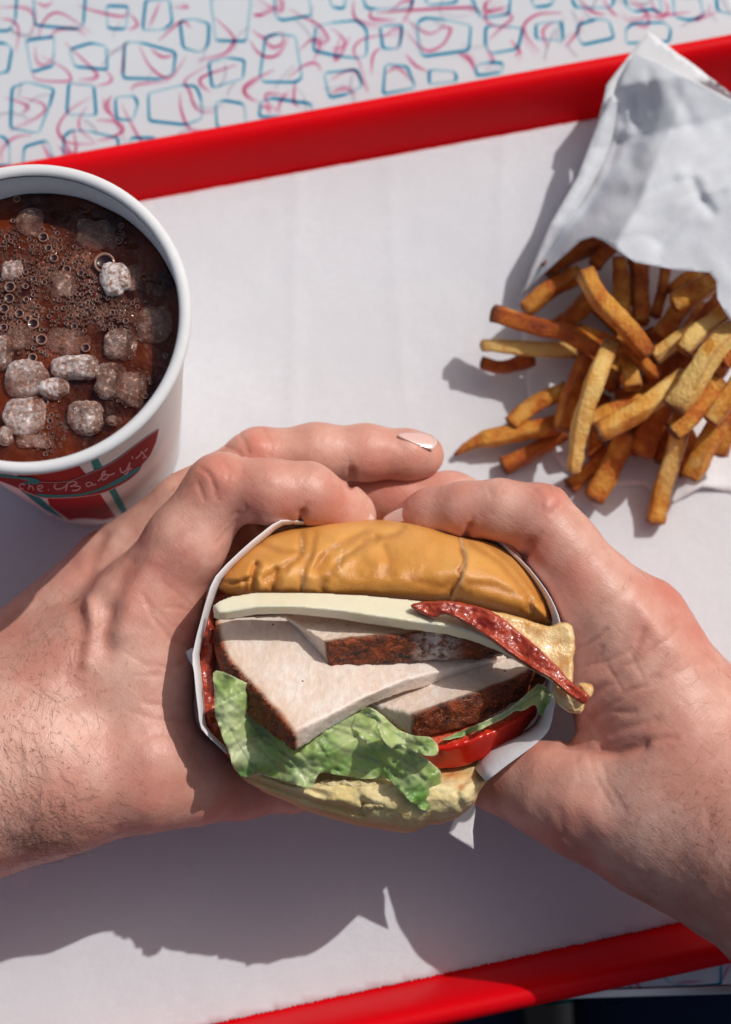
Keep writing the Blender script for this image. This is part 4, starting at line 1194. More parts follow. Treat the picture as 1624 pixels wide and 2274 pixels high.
# ---- lettuce
def ridged(x, y):
    w = 40 * fbm(np.column_stack([x * 0.006, y * 0.006, 0 * x]), 1, 2, 55)
    q = np.column_stack([(x * 0.55 + y * 0.85 + w) * 0.016, (y * 0.4 - x * 0.8 + w) * 0.006, 0 * x])
    return np.clip(1 - np.abs(fbm(q, 1.2, 2, 61)) * 2.2, 0, 1) ** 9
def leaf(name, outline, zfun, veins, pale, deep, step=4.5, **kw):
    ol = c1(smooth_poly(outline, 4)); ol = rough_poly(ol, 5, 1.3, len(outline))
    def at(u, v):
        x = (u - 389.8) / 0.6; y = (v - 1104.3) / 0.6
        ve = np.zeros_like(u)
        for pl, w in veins: ve = np.maximum(ve, np.exp(-(seg_dist(x, y, pl) / w) ** 2))
        pa = np.zeros_like(u)
        for (a, bb, r, s) in pale: pa = np.maximum(pa, s * np.exp(-(np.hypot(x - a, y - bb) / r) ** 2))
        pa = np.maximum(pa, 0.7 * np.clip(1 - seg_dist(u, v, ol, True) / 5, 0, 1))
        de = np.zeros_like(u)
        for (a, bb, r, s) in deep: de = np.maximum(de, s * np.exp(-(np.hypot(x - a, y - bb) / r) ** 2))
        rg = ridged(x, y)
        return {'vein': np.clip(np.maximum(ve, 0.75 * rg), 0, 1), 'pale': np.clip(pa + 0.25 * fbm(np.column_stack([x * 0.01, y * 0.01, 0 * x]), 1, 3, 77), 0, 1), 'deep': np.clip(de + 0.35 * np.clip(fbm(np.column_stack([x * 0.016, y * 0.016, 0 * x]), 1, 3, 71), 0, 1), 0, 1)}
    def zf(u, v):
        x = (u - 389.8) / 0.6; y = (v - 1104.3) / 0.6
        z = zfun(x, y)
        for pl, w in veins: z = z - 0.55 * np.exp(-(seg_dist(x, y, pl) / (w * 1.5)) ** 2)
        p = np.column_stack([x * 0.012, y * 0.012, 0 * x])
        z = z + 2.0 * fbm(p, 1, 4, 13) + 0.6 * fbm(p, 4.5, 3, 19) - 0.9 * ridged(x, y)
        z = z + 1.6 * np.exp(-seg_dist(u, v, ol, True) / 8) * 0.8 * np.sin((x + 1.4 * y) / 19 + 2 * vnoise(p, 2, 3))
        return z
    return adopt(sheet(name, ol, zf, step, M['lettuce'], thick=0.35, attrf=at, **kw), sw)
L1 = [(150, 640), (300, 700), (520, 760), (690, 775), (745, 830), (780, 895), (850, 920), (970, 1000), (990, 1060), (1018, 1135), (975, 1148), (935, 1162), (900, 1150), (860, 1118), (820, 1075), (790, 1045), (740, 1040), (680, 1042), (600, 1028), (540, 1018), (520, 1040), (500, 1075), (450, 1066), (400, 1052), (340, 1032), (300, 1028), (250, 1036), (215, 1000), (195, 940), (165, 860), (146, 800), (145, 720)]
leaf('lettuce_leaf', L1, lambda x, y: 92 + 4.5 * np.sin(x / 62 + y / 160) - 0.018 * np.clip(y - 900, 0, 400) - 0.01 * (y - 700) + 2.5 * np.exp(-((y - 1000 + 0.1 * x) / 40) ** 2),
     [([(200, 760), (300, 840), (430, 970), (500, 1060)], 6), ([(260, 790), (330, 900), (420, 960), (520, 1030)], 4), ([(520, 880), (600, 930), (760, 980), (860, 1060)], 7), ([(560, 850), (650, 880), (780, 930), (880, 1000), (960, 1100)], 5), ([(600, 840), (720, 860), (800, 930)], 4), ([(520, 900), (560, 960), (640, 1000), (740, 1030)], 3.5), ([(450, 930), (500, 990), (600, 1010)], 3), ([(640, 830), (760, 900), (900, 960)], 3.5), ([(800, 1000), (850, 1090)], 3), ([(860, 1010), (940, 1050), (990, 1130)], 4), ([(280, 900), (380, 1000), (400, 1045)], 3), ([(700, 900), (760, 960)], 3), ([(200, 850), (260, 960), (300, 1020)], 4)],
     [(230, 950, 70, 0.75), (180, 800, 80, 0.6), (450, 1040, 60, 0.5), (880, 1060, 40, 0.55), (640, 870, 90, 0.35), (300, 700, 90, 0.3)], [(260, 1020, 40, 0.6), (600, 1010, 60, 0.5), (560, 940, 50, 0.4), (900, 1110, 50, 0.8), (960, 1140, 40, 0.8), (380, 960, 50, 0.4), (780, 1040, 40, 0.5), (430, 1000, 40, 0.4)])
L2 = [(688, 785), (715, 778), (760, 800), (800, 838), (850, 872), (900, 884), (945, 888), (970, 920), (968, 952), (925, 955), (880, 940), (850, 925), (820, 915), (800, 930), (775, 905), (750, 865), (742, 825), (710, 812)]
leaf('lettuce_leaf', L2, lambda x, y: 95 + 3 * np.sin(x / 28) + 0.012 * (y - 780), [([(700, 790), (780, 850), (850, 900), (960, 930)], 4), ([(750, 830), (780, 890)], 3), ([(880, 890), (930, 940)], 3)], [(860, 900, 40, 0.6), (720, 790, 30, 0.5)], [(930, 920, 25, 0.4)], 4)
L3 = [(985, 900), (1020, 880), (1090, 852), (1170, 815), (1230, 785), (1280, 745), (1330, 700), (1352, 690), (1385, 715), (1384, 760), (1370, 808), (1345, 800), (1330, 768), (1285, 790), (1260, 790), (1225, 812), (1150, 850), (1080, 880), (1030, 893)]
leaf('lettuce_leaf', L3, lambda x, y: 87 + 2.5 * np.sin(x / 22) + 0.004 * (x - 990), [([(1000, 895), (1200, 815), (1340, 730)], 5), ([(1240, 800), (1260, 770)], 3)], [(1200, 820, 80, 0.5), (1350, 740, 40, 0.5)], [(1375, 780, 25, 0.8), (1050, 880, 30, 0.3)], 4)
# ---- bottom bun (heel)
heel = [(195, 960), (215, 1000), (260, 1050), (330, 1085), (400, 1112), (460, 1140), (520, 1162), (600, 1185), (700, 1207), (780, 1222), (850, 1232), (900, 1222), (950, 1200), (1000, 1196), (1060, 1172), (1105, 1135), (1125, 1090), (1155, 1045), (1180, 1000), (1212, 935), (1180, 850), (1000, 800), (600, 760), (300, 800), (200, 880)]
heo = c1(smooth_poly(heel, 4)); heo = rough_poly(heo, 6, 1.6, 5)
def heel_disp(u, v, q):
    x = (u - 389.8) / 0.6; y = (v - 1104.3) / 0.6
    p = np.column_stack([x * 0.012, y * 0.02, 0 * x])
    z = 1.1 * fbm(p, 1, 3, 33) + 0.35 * fbm(p, 5, 3, 35)
    lip = [(240, 1030), (400, 1085), (520, 1130), (660, 1165), (700, 1175)]
    z -= 3.2 * np.exp(-(seg_dist(x, y, lip) / 13) ** 2)
    z += 1.6 * np.exp(-(seg_dist(x, y, [(700, 1100), (760, 1130), (830, 1150)]) / 30) ** 2)
    z -= 3.0 * np.exp(-(seg_dist(x, y, [(690, 1120), (710, 1155), (690, 1160)]) / 14) ** 2)
    z -= 1.8 * np.exp(-(seg_dist(x, y, [(1010, 1180), (960, 1190)]) / 12) ** 2)
    z -= 1.2 * np.exp(-(seg_dist(x, y, [(1080, 1040), (1040, 1090), (1060, 1150)]) / 12) ** 2)
    z -= 1.2 * np.exp(-(seg_dist(x, y, [(430, 1060), (560, 1110)]) / 12) ** 2)
    return z * np.clip(q * 2.5, 0, 1)
def heel_attr(u, v):
    x = (u - 389.8) / 0.6; y = (v - 1104.3) / 0.6
    t = np.exp(-(np.hypot((x - 1020) / 60, (y - 1025) / 22)) ** 2) * 0.9
    t = np.maximum(t, 0.9 * np.exp(-(np.hypot((x - 1055) / 18, (y - 1072) / 12)) ** 2))
    t = np.maximum(t, 0.35 * np.clip(1 - seg_dist(u, v, heo, True) / 10, 0, 1))
    t = np.maximum(t, 0.3 * np.exp(-(seg_dist(x, y, [(240, 1030), (400, 1085), (520, 1130), (660, 1165)]) / 12) ** 2))
    return {'toast': t}
def heel_z(u, v):
    y = (v - 1104.3) / 0.6; x = (u - 389.8) / 0.6
    return 56 + 16 * np.clip((y - 960) / 110, 0, 1) - 6 * np.clip((y - 1120) / 110, 0, 1) - 6 * np.clip((300 - x) / 120, 0, 1)
heel_o = adopt(pillow('bottom_bun', heo, 0, 11, 45, 34, 4.5, M['bun_side'], disp=heel_disp, attrf=heel_attr, zf=heel_z), sw)
cr_o = [(505, 1075), (540, 1040), (640, 1040), (740, 1045), (790, 1060), (830, 1100), (870, 1140), (860, 1165), (800, 1150), (760, 1160), (700, 1165), (690, 1140), (710, 1115), (690, 1105), (600, 1100), (540, 1095)]
cro2 = rough_poly(c1(smooth_poly(cr_o, 3)), 4, 2.4, 9)
crumb = pillow('torn_crumb', cro2, 79, 3.5, 10, 14, 3.5, M['crumb'], disp=lambda u, v, q: 1.3 * fbm(np.column_stack([u * 0.06, v * 0.06, 0 * u]), 1, 4, 3), attrf=lambda u, v: {'toast': 0 * u})
crumb.parent = heel_o

# ---- bacon
bl = [(870, 398), (930, 385), (1000, 384), (1060, 390), (1112, 402), (1170, 422), (1224, 456), (1280, 502), (1338, 552), (1396, 606), (1440, 652), (1472, 690), (1518, 720), (1532, 742), (1512, 766), (1476, 748), (1425, 708), (1382, 668), (1325, 642), (1265, 602), (1205, 558), (1145, 512), (1085, 474), (1035, 445), (985, 432), (960, 450), (905, 428)]
blo = rough_poly(c1(smooth_poly(bl, 3)), 4, 1.5, 21)
lean = pillow('bacon_strip', blo, 104, 1.5, 2.2, 9, 3.0, M['lean'], disp=lambda u, v, q: 1.0 * fbm(np.column_stack([u * 0.05, v * 0.05, 0 * u]), 1, 3, 3) * q, zf=lambda u, v: 103 + 0.9 * np.sin(u / 17) + 1.3 * np.exp(-(seg_dist(u, v, c1([(1035, 440), (1090, 468), (1150, 505), (1210, 550), (1270, 592), (1330, 634), (1390, 668), (1480, 742)])) / 5) ** 2) + 3 * np.clip((u - 1080) / 200, 0, 1), label='glossy red lean bacon hanging over the right edge')
adopt(lean, sw)
def subpart(o, par):
    o.parent = par; return o
bf = [(1130, 415), (1200, 425), (1260, 440), (1330, 462), (1380, 476), (1425, 463), (1462, 470), (1476, 500), (1478, 560), (1474, 610), (1470, 690), (1440, 690), (1385, 640), (1320, 595), (1262, 548), (1200, 500), (1150, 455)]
subpart(pillow('bacon_fat', rough_poly(c1(smooth_poly(bf, 3)), 4, 1.5, 22), 101, 1.6, 2.0, 10, 3.5, M['fat'], disp=lambda u, v, q: 1.3 * fbm(np.column_stack([u * 0.022, v * 0.022, 0 * u]), 1, 2, 6) * q), lean)
bf = [(1405, 668), (1440, 690), (1480, 735), (1512, 765), (1508, 790), (1495, 800), (1460, 795), (1425, 775), (1398, 730), (1396, 695)]
subpart(pillow('bacon_fat', rough_poly(c1(smooth_poly(bf, 3)), 4, 1.2, 23), 98, 2.2, 2.5, 11, 3.5, M['fat'], disp=lambda u, v, q: 1.2 * fbm(np.column_stack([u * 0.05, v * 0.05, 0 * u]), 1, 3, 8) * q), lean)
bf = [(1488, 695), (1510, 685), (1540, 692), (1551, 712), (1540, 740), (1525, 745), (1510, 725)]
subpart(pillow('bacon_fat', rough_poly(c1(smooth_poly(bf, 3)), 4, 1.2, 24), 103, 2.4, 2.5, 8, 3.2, M['fat']), lean)
bd = [(110, 385), (130, 340), (200, 335), (215, 372), (165, 420), (142, 450), (150, 540), (142, 620), (160, 740), (205, 900), (195, 960), (150, 900), (112, 850), (92, 740), (82, 620), (95, 520), (108, 440)]
adopt(pillow('bacon_strip', rough_poly(c1(smooth_poly(bd, 3)), 4, 1.8, 25), 79, 3, 40, 10, 4, M['lean'], disp=lambda u, v, q: 1.5 * fbm(np.column_stack([u * 0.05, v * 0.05, 0 * u]), 1, 3, 9) * q, label='dark bacon tucked inside the left side of the paper'), sw)

# ---- paper wrapped round the sandwich
wl = [(720, 86, 74, 10), (660, 80, 76, 12), (600, 79, 78, 14), (545, 94, 80, 16), (470, 90, 84, 18), (390, 86, 88, 20), (325, 128, 92, 22), (235, 205, 96, 24), (150, 292, 99, 24), (118, 370, 99, 22), (98, 440, 97, 20), (64, 580, 95, 22), (70, 650, 95, 22), (76, 720, 94, 22), (84, 790, 92, 22), (95, 855, 90, 20), (140, 905, 88, 20), (190, 950, 88, 18)]
wr = [(1120, 146, 76, 10), (1185, 152, 80, 14), (1245, 200, 84, 16), (1310, 262, 88, 18), (1370, 340, 91, 20), (1405, 405, 94, 24), (1427, 475, 96, 26), (1430, 560, 94, 26), (1425, 640, 93, 30), (1412, 715, 92, 34), (1400, 790, 92, 36), (1382, 862, 91, 44), (1322, 922, 90, 60), (1230, 990, 88, 80), (1150, 1052, 85, 60)]
def wrap_strip(pts, base_z, skew):
    a = smooth_poly(pts, 2, False)
    pr = [(6, -50, 0), (2, -22, 0), (0.5, -4, 0), (0, 0, 0), (0.02, -0.1, 1), (0.35, -1.0, 1), (0.8, -4.5, 1), (1.1, -14, 1), (1.3, -34, 1)]
    cen = np.array([760.0, 600.0])
    V = []; F = []
    n = len(a)
    for (x, y, z, h) in a:
        d = cen - np.array([x, y]); d = d / np.hypot(*d)
        for (k, dz, side) in pr:
            if side: q = np.array([x, y]) + d * (h * k + 1)
            else: q = np.array([x, y]) + d * (k * 3)
            V.append(P(*C1(*q), max(z + dz, base_z)))
    V = np.array(V)
    V += 0.00018 * np.column_stack([fbm(V, 90, 3, 1 + s) for s in range(3)])
    m = len(pr)
    for i in range(n - 1):
        for k in range(m - 1):
            F.append((i * m + k, (i + 1) * m + k, (i + 1) * m + k + 1, i * m + k + 1))
    return V, F
wrp = empty('sandwich_wrapper', tuple(P(450, 1500, 50)), 'folded white paper sleeve hugging the sides of the held sandwich', 'paper wrapper')
for pts in (wl, wr):
    V, F = wrap_strip(pts, 24, 0)
    o = link('paper_fold', mesh_data('paper_fold', V, F, True), M['wrap'])
    md = o.modifiers.new('thickness', 'SOLIDIFY'); md.thickness = 0.0003; md.offset = 0
    adopt(o, wrp)
# loose corner under the heel
o = sheet('paper_corner', c1([(318, 1040), (420, 1060), (500, 1110), (440, 1102), (335, 1104)]), lambda u, v: 52 + 0 * u, 8, M['wrap'], thick=0.3); adopt(o, wrp)
o = sheet('paper_corner', c1([(38, 572), (62, 556), (90, 620), (62, 622), (46, 596)]), lambda u, v: 84 + 0 * u, 8, M['wrap'], thick=0.3); adopt(o, wrp)

o = sheet('paper_corner', [(1018, 1775), (1052, 1770), (1056, 1800), (1050, 1845), (1053, 1886), (1040, 1878), (1016, 1864), (995, 1850), (1010, 1815)], lambda u, v: 50 - 0.03 * (v - 1780), 6, M['wrap'], thick=0.3); adopt(o, wrp)  # white sheet shaped after the bright patch between heel and thumb

# ------------------------------------------------------------------ hands
def HP(u, v, z): return P(u, v, z) * 1000.0
person = empty('person', tuple(P(850, 1700, 50)), 'person with bare hairy forearms and jeans, both hands gripping the wrapped sandwich', 'person')

def build_hand(chains, palm, lo, hi, creases, reds, shade_spots, hairy, bumps, axis, h=0.75):
    pts = [(HP(*q[:3]), q[3]) for ch in chains for q in ch] + [(HP(*q), max(r1, r2)) for (a, b, r1, r2, k) in palm for q in (a, b)]
    lo = np.min([p - r - 6 for p, r in pts], 0); hi = np.max([p + r + 6 for p, r in pts], 0)
    lo[0] = max(lo[0], -190); hi[0] = min(hi[0], 190); lo[2] = max(lo[2], 2); lo[1] = max(lo[1], -60)
    f = Field(lo, hi, h)
    for (a, b, r1, r2, k) in palm: f.cone(HP(*a), HP(*b), r1, r2, k)
    for ch in chains:
        g = f.new()
        for i in range(len(ch) - 1):
            a, b = ch[i], ch[i + 1]
            g.cone(HP(*a[:3]), HP(*b[:3]), a[3], b[3], 4.0)
        f.merge(g, ch[0][4] if len(ch[0]) > 4 else 3.0)
    V, F = f.mesh()
    V = V * 0.001
    V = relax(V, F, 2, 0.5)
    N = vertex_normals(V, F.tolist())
    if True:
        # make normals point outwards
        c = V.mean(0)
        if np.mean(np.einsum('ij,ij->i', N, V - c)) < 0: N = -N; F = F[:, ::-1]
    u, v = W2P(V)
    up = np.clip(N[:, 2] * 2.5 + 0.8, 0, 1)
    d = np.zeros(len(V)); shade_mask = np.zeros(len(V)); rd = np.zeros(len(V))
    wob = 3 * vnoise(np.column_stack([u * 0.05, v * 0.05, 0 * u]), 1, 4)
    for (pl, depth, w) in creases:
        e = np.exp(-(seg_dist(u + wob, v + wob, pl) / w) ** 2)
        d -= depth * e * up; shade_mask = np.maximum(shade_mask, min(1, depth * 1.2) * np.exp(-(seg_dist(u + wob, v + wob, pl) / (w * 0.9)) ** 2) * up)
    for (pl, height, w) in bumps:
        d += height * np.exp(-(seg_dist(u, v, pl) / w) ** 2) * up
    for (x, y, r, s) in reds: rd = np.maximum(rd, s * np.exp(-(np.hypot(u - x, v - y) / r) ** 2))
    for (x, y, r, s) in shade_spots: shade_mask = np.maximum(shade_mask, s * np.exp(-(np.hypot(u - x, v - y) / r) ** 2) * up)  # hollows of the hand darkened as painted shade
    d += 0.35 * fbm(V, 90, 3, 3) + 0.10 * fbm(V, 420, 3, 6)
    V = V + N * (d * 0.001)[:, None]
    hr = np.zeros(len(V))
    for (x, y, r, s) in hairy: hr = np.maximum(hr, s * np.exp(-(np.hypot(u - x, v - y) / r) ** 2))
    rd = np.clip(rd + 0.30 * fbm(V, 110, 3, 44), 0, 1)
    return V, F, N, {'red': rd, 'dark': shade_mask, 'hairy': hr}

def nail(pts, z, bulge, par):
    """a fingernail plate over the fingertip; pts = outline in photo units"""
    ol = smooth_poly(pts, 4)
    ux = np.mean([p[0] for p in pts]); vy = np.mean([p[1] for p in pts]); r = max(np.ptp([p[0] for p in pts]), np.ptp([p[1] for p in pts])) / 2
    return sheet('fingernail', ol, lambda a, b: z(a, b) if callable(z) else z + bulge * (1 - ((a - ux) ** 2 + (b - vy) ** 2) / r ** 2), 4, M['nail'], par, thick=0.5)

M['nail'] = NT('fingernail'); _m = M['nail']
_m.color((0.76, 0.50, 0.45)); _m.set(Roughness=0.2); sss(_m, 0.3, (1, 0.4, 0.3), 0.001); _m.b.inputs['Coat Weight'].default_value = 0.3
M['nail'] = _m.m
M['nail_tip'] = mat_simple('nail_tip', (0.72, 0.56, 0.50), 0.35)
M['skin_l'] = mat_skin(0.7); M['skin_r'] = mat_skin(-0.6)
M['hair'] = mat_simple('body_hair', (0.07, 0.033, 0.018), 0.45)

# left hand
L_index = [(330, 1335, 66, 14.0, 6.0), (412, 1208, 75, 12.4), (492, 1086, 80, 10.6), (600, 1092, 84, 9.5), (684, 1096, 82, 9.1), (765, 1140, 72, 8.2), (785, 1150, 70, 7.0)]
L_middle = [(250, 1270, 47, 13.5, 4.0), (420, 1125, 57, 10.8), (572, 1018, 61, 9.2), (700, 1006, 61, 9.0), (815, 1005, 60, 8.4), (905, 1010, 58, 7.6), (938, 1012, 57, 6.9)]
L_ring = [(230, 1330, 30, 12, 4.0), (400, 1160, 36, 9.5), (560, 1075, 40, 8.8), (700, 1075, 38, 8.2), (800, 1090, 34, 7.4)]
L_little = [(250, 1400, 18, 11, 4.0), (420, 1250, 20, 8.5), (560, 1170, 22, 7.8), (680, 1150, 20, 6.8)]
L_thumb = [(130, 1728, 62, 22, 9.0), (325, 1728, 63, 16.5), (430, 1735, 56, 13.2), (530, 1738, 47, 11.2), (650, 1738, 36, 9.0), (700, 1735, 32, 7.5)]
L_palm = [((330, 1335, 64), (0, 1700, 58), 15, 29, 8), ((250, 1270, 47), (-60, 1640, 50), 13.5, 27.5, 8), ((235, 1340, 32), (-60, 1660, 44), 13, 26, 8), ((250, 1410, 20), (-60, 1700, 44), 12, 24, 8),
          ((318, 1385, 65), (318, 1650, 64), 16.5, 15.5, 9), ((200, 1500, 50), (200, 1650, 50), 22, 22, 9),
          ((0, 1690, 56), (-420, 1880, 70), 30, 36, 10), ((130, 1728, 60), (-60, 1740, 58), 21, 25, 10), ((-420, 1880, 70), (-900, 2150, 110), 36, 46, 10)]
L_creases = [([(445, 1040), (470, 1058), (480, 1085)], 0.35, 4), ([(495, 1022), (510, 1045), (505, 1075)], 0.3, 4), ([(462, 1050), (485, 1110)], 0.35, 4), ([(440, 1075), (455, 1110)], 0.4, 5), ([(530, 1018), (540, 1050)], 0.2, 4),
             ([(666, 1170), (672, 1140)], 1.9, 8), ([(674, 1138), (682, 1122)], 0.35, 5), ([(580, 1176), (566, 1150)], 1.6, 9), ([(566, 1152), (545, 1125)], 0.25, 6), ([(530, 960), (545, 985), (552, 1005)], 0.35, 4), ([(500, 990), (525, 1000), (540, 1015)], 0.35, 4), ([(588, 955), (600, 985), (598, 1010)], 0.3, 4), ([(782, 1078), (783, 1050)], 1.7, 8), ([(783, 1050), (779, 1030)], 0.3, 5),
             ([(560, 1150), (520, 1160), (480, 1210)], 0.25, 5), ([(548, 1130), (510, 1150), (470, 1200)], 0.2, 5),
             ([(425, 1440), (380, 1420), (340, 1370), (320, 1320)], 0.35, 5), ([(430, 1395), (380, 1390), (330, 1340)], 0.2, 4), ([(425, 1360), (400, 1350), (370, 1350)], 0.25, 4), ([(420, 1460), (370, 1500), (300, 1500)], 0.2, 5), ([(400, 1480), (330, 1480), (280, 1450)], 0.2, 4),
             ([(415, 1560), (370, 1570), (320, 1560)], 0.25, 5), ([(420, 1600), (350, 1600), (290, 1580)], 0.25, 6), ([(415, 1640), (340, 1630)], 0.2, 5), ([(420, 1520), (360, 1540)], 0.15, 4), ([(360, 1290), (410, 1330), (425, 1345)], 0.2, 4),
             ([(240, 1360), (228, 1400), (240, 1440)], 1.5, 24), ([(160, 1330), (200, 1420), (160, 1520)], 0.9, 22), ([(290, 1250), (250, 1330), (235, 1380)], 0.7, 18), ([(230, 1190), (190, 1300), (170, 1350)], 0.8, 16)]
L_bumps = [([(340, 1250), (290, 1330), (275, 1400)], 1.0, 24), ([(200, 1340), (205, 1400), (190, 1470)], 1.3, 16), ([(330, 1670), (380, 1680)], 0.8, 40), ([(490, 1065)], 0.0, 1) if False else ([(480, 1060), (500, 1065)], 0.8, 22), ([(565, 985), (580, 990)], 0.6, 18), ([(270, 1190), (190, 1260)], 0.7, 18)]
L_reds = [(480, 1060, 50, 0.75), (575, 985, 45, 0.7), (370, 1250, 70, 0.6), (820, 1040, 60, 0.5), (760, 1110, 60, 0.55), (640, 1130, 60, 0.45), (300, 1300, 70, 0.5), (430, 1400, 40, 0.5), (190, 1250, 60, 0.4), (520, 1780, 130, 0.5), (560, 1130, 50, 0.5), (300, 1800, 120, 0.35), (930, 1030, 40, 0.4)]
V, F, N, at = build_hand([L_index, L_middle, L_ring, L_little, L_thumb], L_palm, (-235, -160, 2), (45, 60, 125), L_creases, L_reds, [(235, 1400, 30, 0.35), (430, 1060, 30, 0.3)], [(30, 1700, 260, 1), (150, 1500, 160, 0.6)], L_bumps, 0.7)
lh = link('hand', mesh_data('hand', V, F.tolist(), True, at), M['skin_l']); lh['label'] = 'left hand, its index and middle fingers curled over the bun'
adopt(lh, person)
LHV, LHN = V, N
def tip_nail(ol, axis_a, axis_b, r, lift, par, r0=None):
    """nail that follows the round of a fingertip whose bone runs from axis_a to axis_b (photo units, mm)"""
    A = HP(*axis_a); B = HP(*axis_b)
    ol = smooth_poly(ol, 4)
    vs, tris, _ = cdt(ol, 3.2)
    ray = P(vs[:, 0], vs[:, 1], np.full(len(vs), 60.0)) * 1000 - CAMP
    ray /= np.linalg.norm(ray, axis=1, keepdims=True)
    d = (B - A) / np.linalg.norm(B - A)
    w = CAMP - A
    m = ray - np.outer(ray @ d, d); n = w - (w @ d) * d
    sp = np.clip(((CAMP + ray * 600) - A) @ d / np.linalg.norm(B - A), -0.5, 1.3)
    R = (r if r0 is None else r0 + (r - r0) * sp) + lift
    a = np.einsum('ij,ij->i', m, m); b = 2 * (m @ n); c = n @ n - R * R  # quadratic per point
    D = b * b - 4 * a * c
    t = np.where(D > 0, (-b - np.sqrt(np.maximum(D, 0))) / (2 * a), -b / (2 * a))
    top = (CAMP + ray * t[:, None])
    ax = A + np.outer((top - A) @ d, d)
    nn = top - ax; nn /= np.linalg.norm(nn, axis=1, keepdims=True) + 1e-9
    bot = top - nn * 0.9
    k = len(top)
    faces = [tuple(f) for f in tris]
    ec = set()
    for f in faces:
        for i in range(len(f)): ec.add((f[i], f[(i + 1) % len(f)]))
    rim = [e for e in ec if (e[1], e[0]) not in ec]
    allf = faces + [tuple(i + k for i in reversed(f)) for f in faces] + [(b_, a_2, a_2 + k, b_ + k) for a_2, b_ in rim]
    me = mesh_data('fingernail', np.vstack([top, bot]) * 0.001, allf, True)
    bm = bmesh.new(); bm.from_mesh(me); bmesh.ops.recalc_face_normals(bm, faces=bm.faces); bm.to_mesh(me); bm.free()
    o = link('fingernail', me, M['nail']); o.parent = par
    return o
tip_nail([(884, 966), (905, 960), (940, 961), (964, 972), (966, 982), (958, 996), (945, 995), (915, 982)], (860, 1008, 59), (938, 1012, 57), 6.9, 0.62, lh, 8.1)
tip_nail([(961, 969), (969, 976), (970, 986), (960, 999), (956, 996), (965, 983)], (860, 1008, 59), (938, 1012, 57), 6.9, 0.70, lh, 8.1).data.materials[0] = M['nail_tip']
tip_nail([(793, 1114), (812, 1128), (828, 1146), (832, 1154), (812, 1154), (800, 1136)], (720, 1112, 76), (785, 1150, 70), 7.6, 0.3, lh)

# right hand
R_index = [(1402, 1405, 72, 17, 6.0), (1328, 1322, 78, 13.4), (1246, 1215, 82, 11.2), (1196, 1152, 84, 10.2), (1110, 1132, 84, 8.8), (1030, 1131, 82, 7.9), (955, 1142, 76, 7.3), (915, 1156, 72, 6.6)]
R_middle = [(1410, 1430, 50, 15, 4.0), (1270, 1260, 52, 11), (1150, 1165, 52, 9.5), (1000, 1112, 50, 8.8), (880, 1105, 48, 8.4), (800, 1106, 46, 7.6)]
R_ring = [(1400, 1470, 36, 13, 4.0), (1260, 1300, 34, 9.5), (1120, 1200, 32, 8.8), (960, 1160, 30, 8.0)]
R_little = [(1390, 1510, 24, 12, 4.0), (1260, 1370, 22, 8.5), (1140, 1280, 20, 7.5)]
R_thumb = [(1480, 1815, 60, 24, 9.0), (1300, 1780, 58, 17.5), (1230, 1758, 54, 15), (1165, 1738, 48, 12.6), (1100, 1722, 42, 10.5), (1070, 1715, 40, 9.0)]
R_palm = [((1402, 1405, 72), (1545, 1700, 60), 17, 29, 8), ((1410, 1430, 50), (1600, 1740, 56), 15, 28, 8), ((1400, 1470, 34), (1600, 1760, 50), 13, 27, 8), ((1390, 1520, 24), (1600, 1790, 48), 13, 24, 8),
          ((1392, 1490, 64), (1398, 1560, 56), 18, 18, 8), ((1400, 1560, 40), (1450, 1680, 40), 19, 24, 8), ((1555, 1760, 60), (1900, 2000, 78), 32, 37, 10), ((1480, 1815, 60), (1600, 1850, 62), 24, 28, 10), ((1900, 2000, 78), (2400, 2350, 130), 37, 48, 10)]
R_creases = [([(1034, 1200), (1044, 1168)], 1.9, 8), ([(1044, 1170), (1050, 1150)], 0.3, 5), ([(1158, 1238), (1178, 1204)], 1.7, 10), ([(1176, 1208), (1200, 1180)], 0.25, 6), ([(1185, 1085), (1205, 1110), (1200, 1130)], 0.25, 4), ([(1235, 1085), (1240, 1120), (1225, 1145)], 0.25, 4), ([(1080, 1075), (1090, 1100)], 0.2, 4), ([(1110, 1072), (1115, 1092)], 0.15, 4), ([(1215, 1075), (1222, 1095)], 0.2, 4),
             ([(1268, 1600), (1300, 1560), (1350, 1520), (1400, 1470), (1430, 1400)], 0.5, 8), ([(1262, 1640), (1320, 1590), (1400, 1540), (1460, 1500)], 0.4, 7), ([(1272, 1520), (1310, 1490), (1340, 1440)], 0.3, 6), ([(1280, 1440), (1310, 1430), (1350, 1400)], 0.4, 5), ([(1290, 1480), (1350, 1470), (1400, 1440)], 0.3, 5),
             ([(1262, 1650), (1310, 1662), (1370, 1668), (1430, 1655)], 1.7, 13), ([(1300, 1640), (1380, 1620), (1460, 1600)], 0.35, 9), ([(1330, 1655), (1400, 1640), (1500, 1640)], 0.4, 7), ([(1300, 1605), (1360, 1580), (1410, 1580)], 0.4, 7), ([(1275, 1570), (1310, 1600), (1340, 1640)], 0.4, 6),
             ([(1400, 1480), (1450, 1440), (1500, 1400)], 0.3, 6), ([(1380, 1540), (1450, 1520), (1530, 1480)], 0.25, 5), ([(1350, 1480), (1380, 1530)], 0.2, 4), ([(1400, 1450), (1430, 1510)], 0.2, 4), ([(1340, 1700), (1350, 1740), (1390, 1800)], 0.2, 5), ([(1310, 1680), (1320, 1720), (1360, 1790)], 0.2, 5), ([(1280, 1670), (1290, 1730)], 0.15, 5),
             ([(1290, 1890), (1250, 1850), (1240, 1800)], 0.35, 14)]
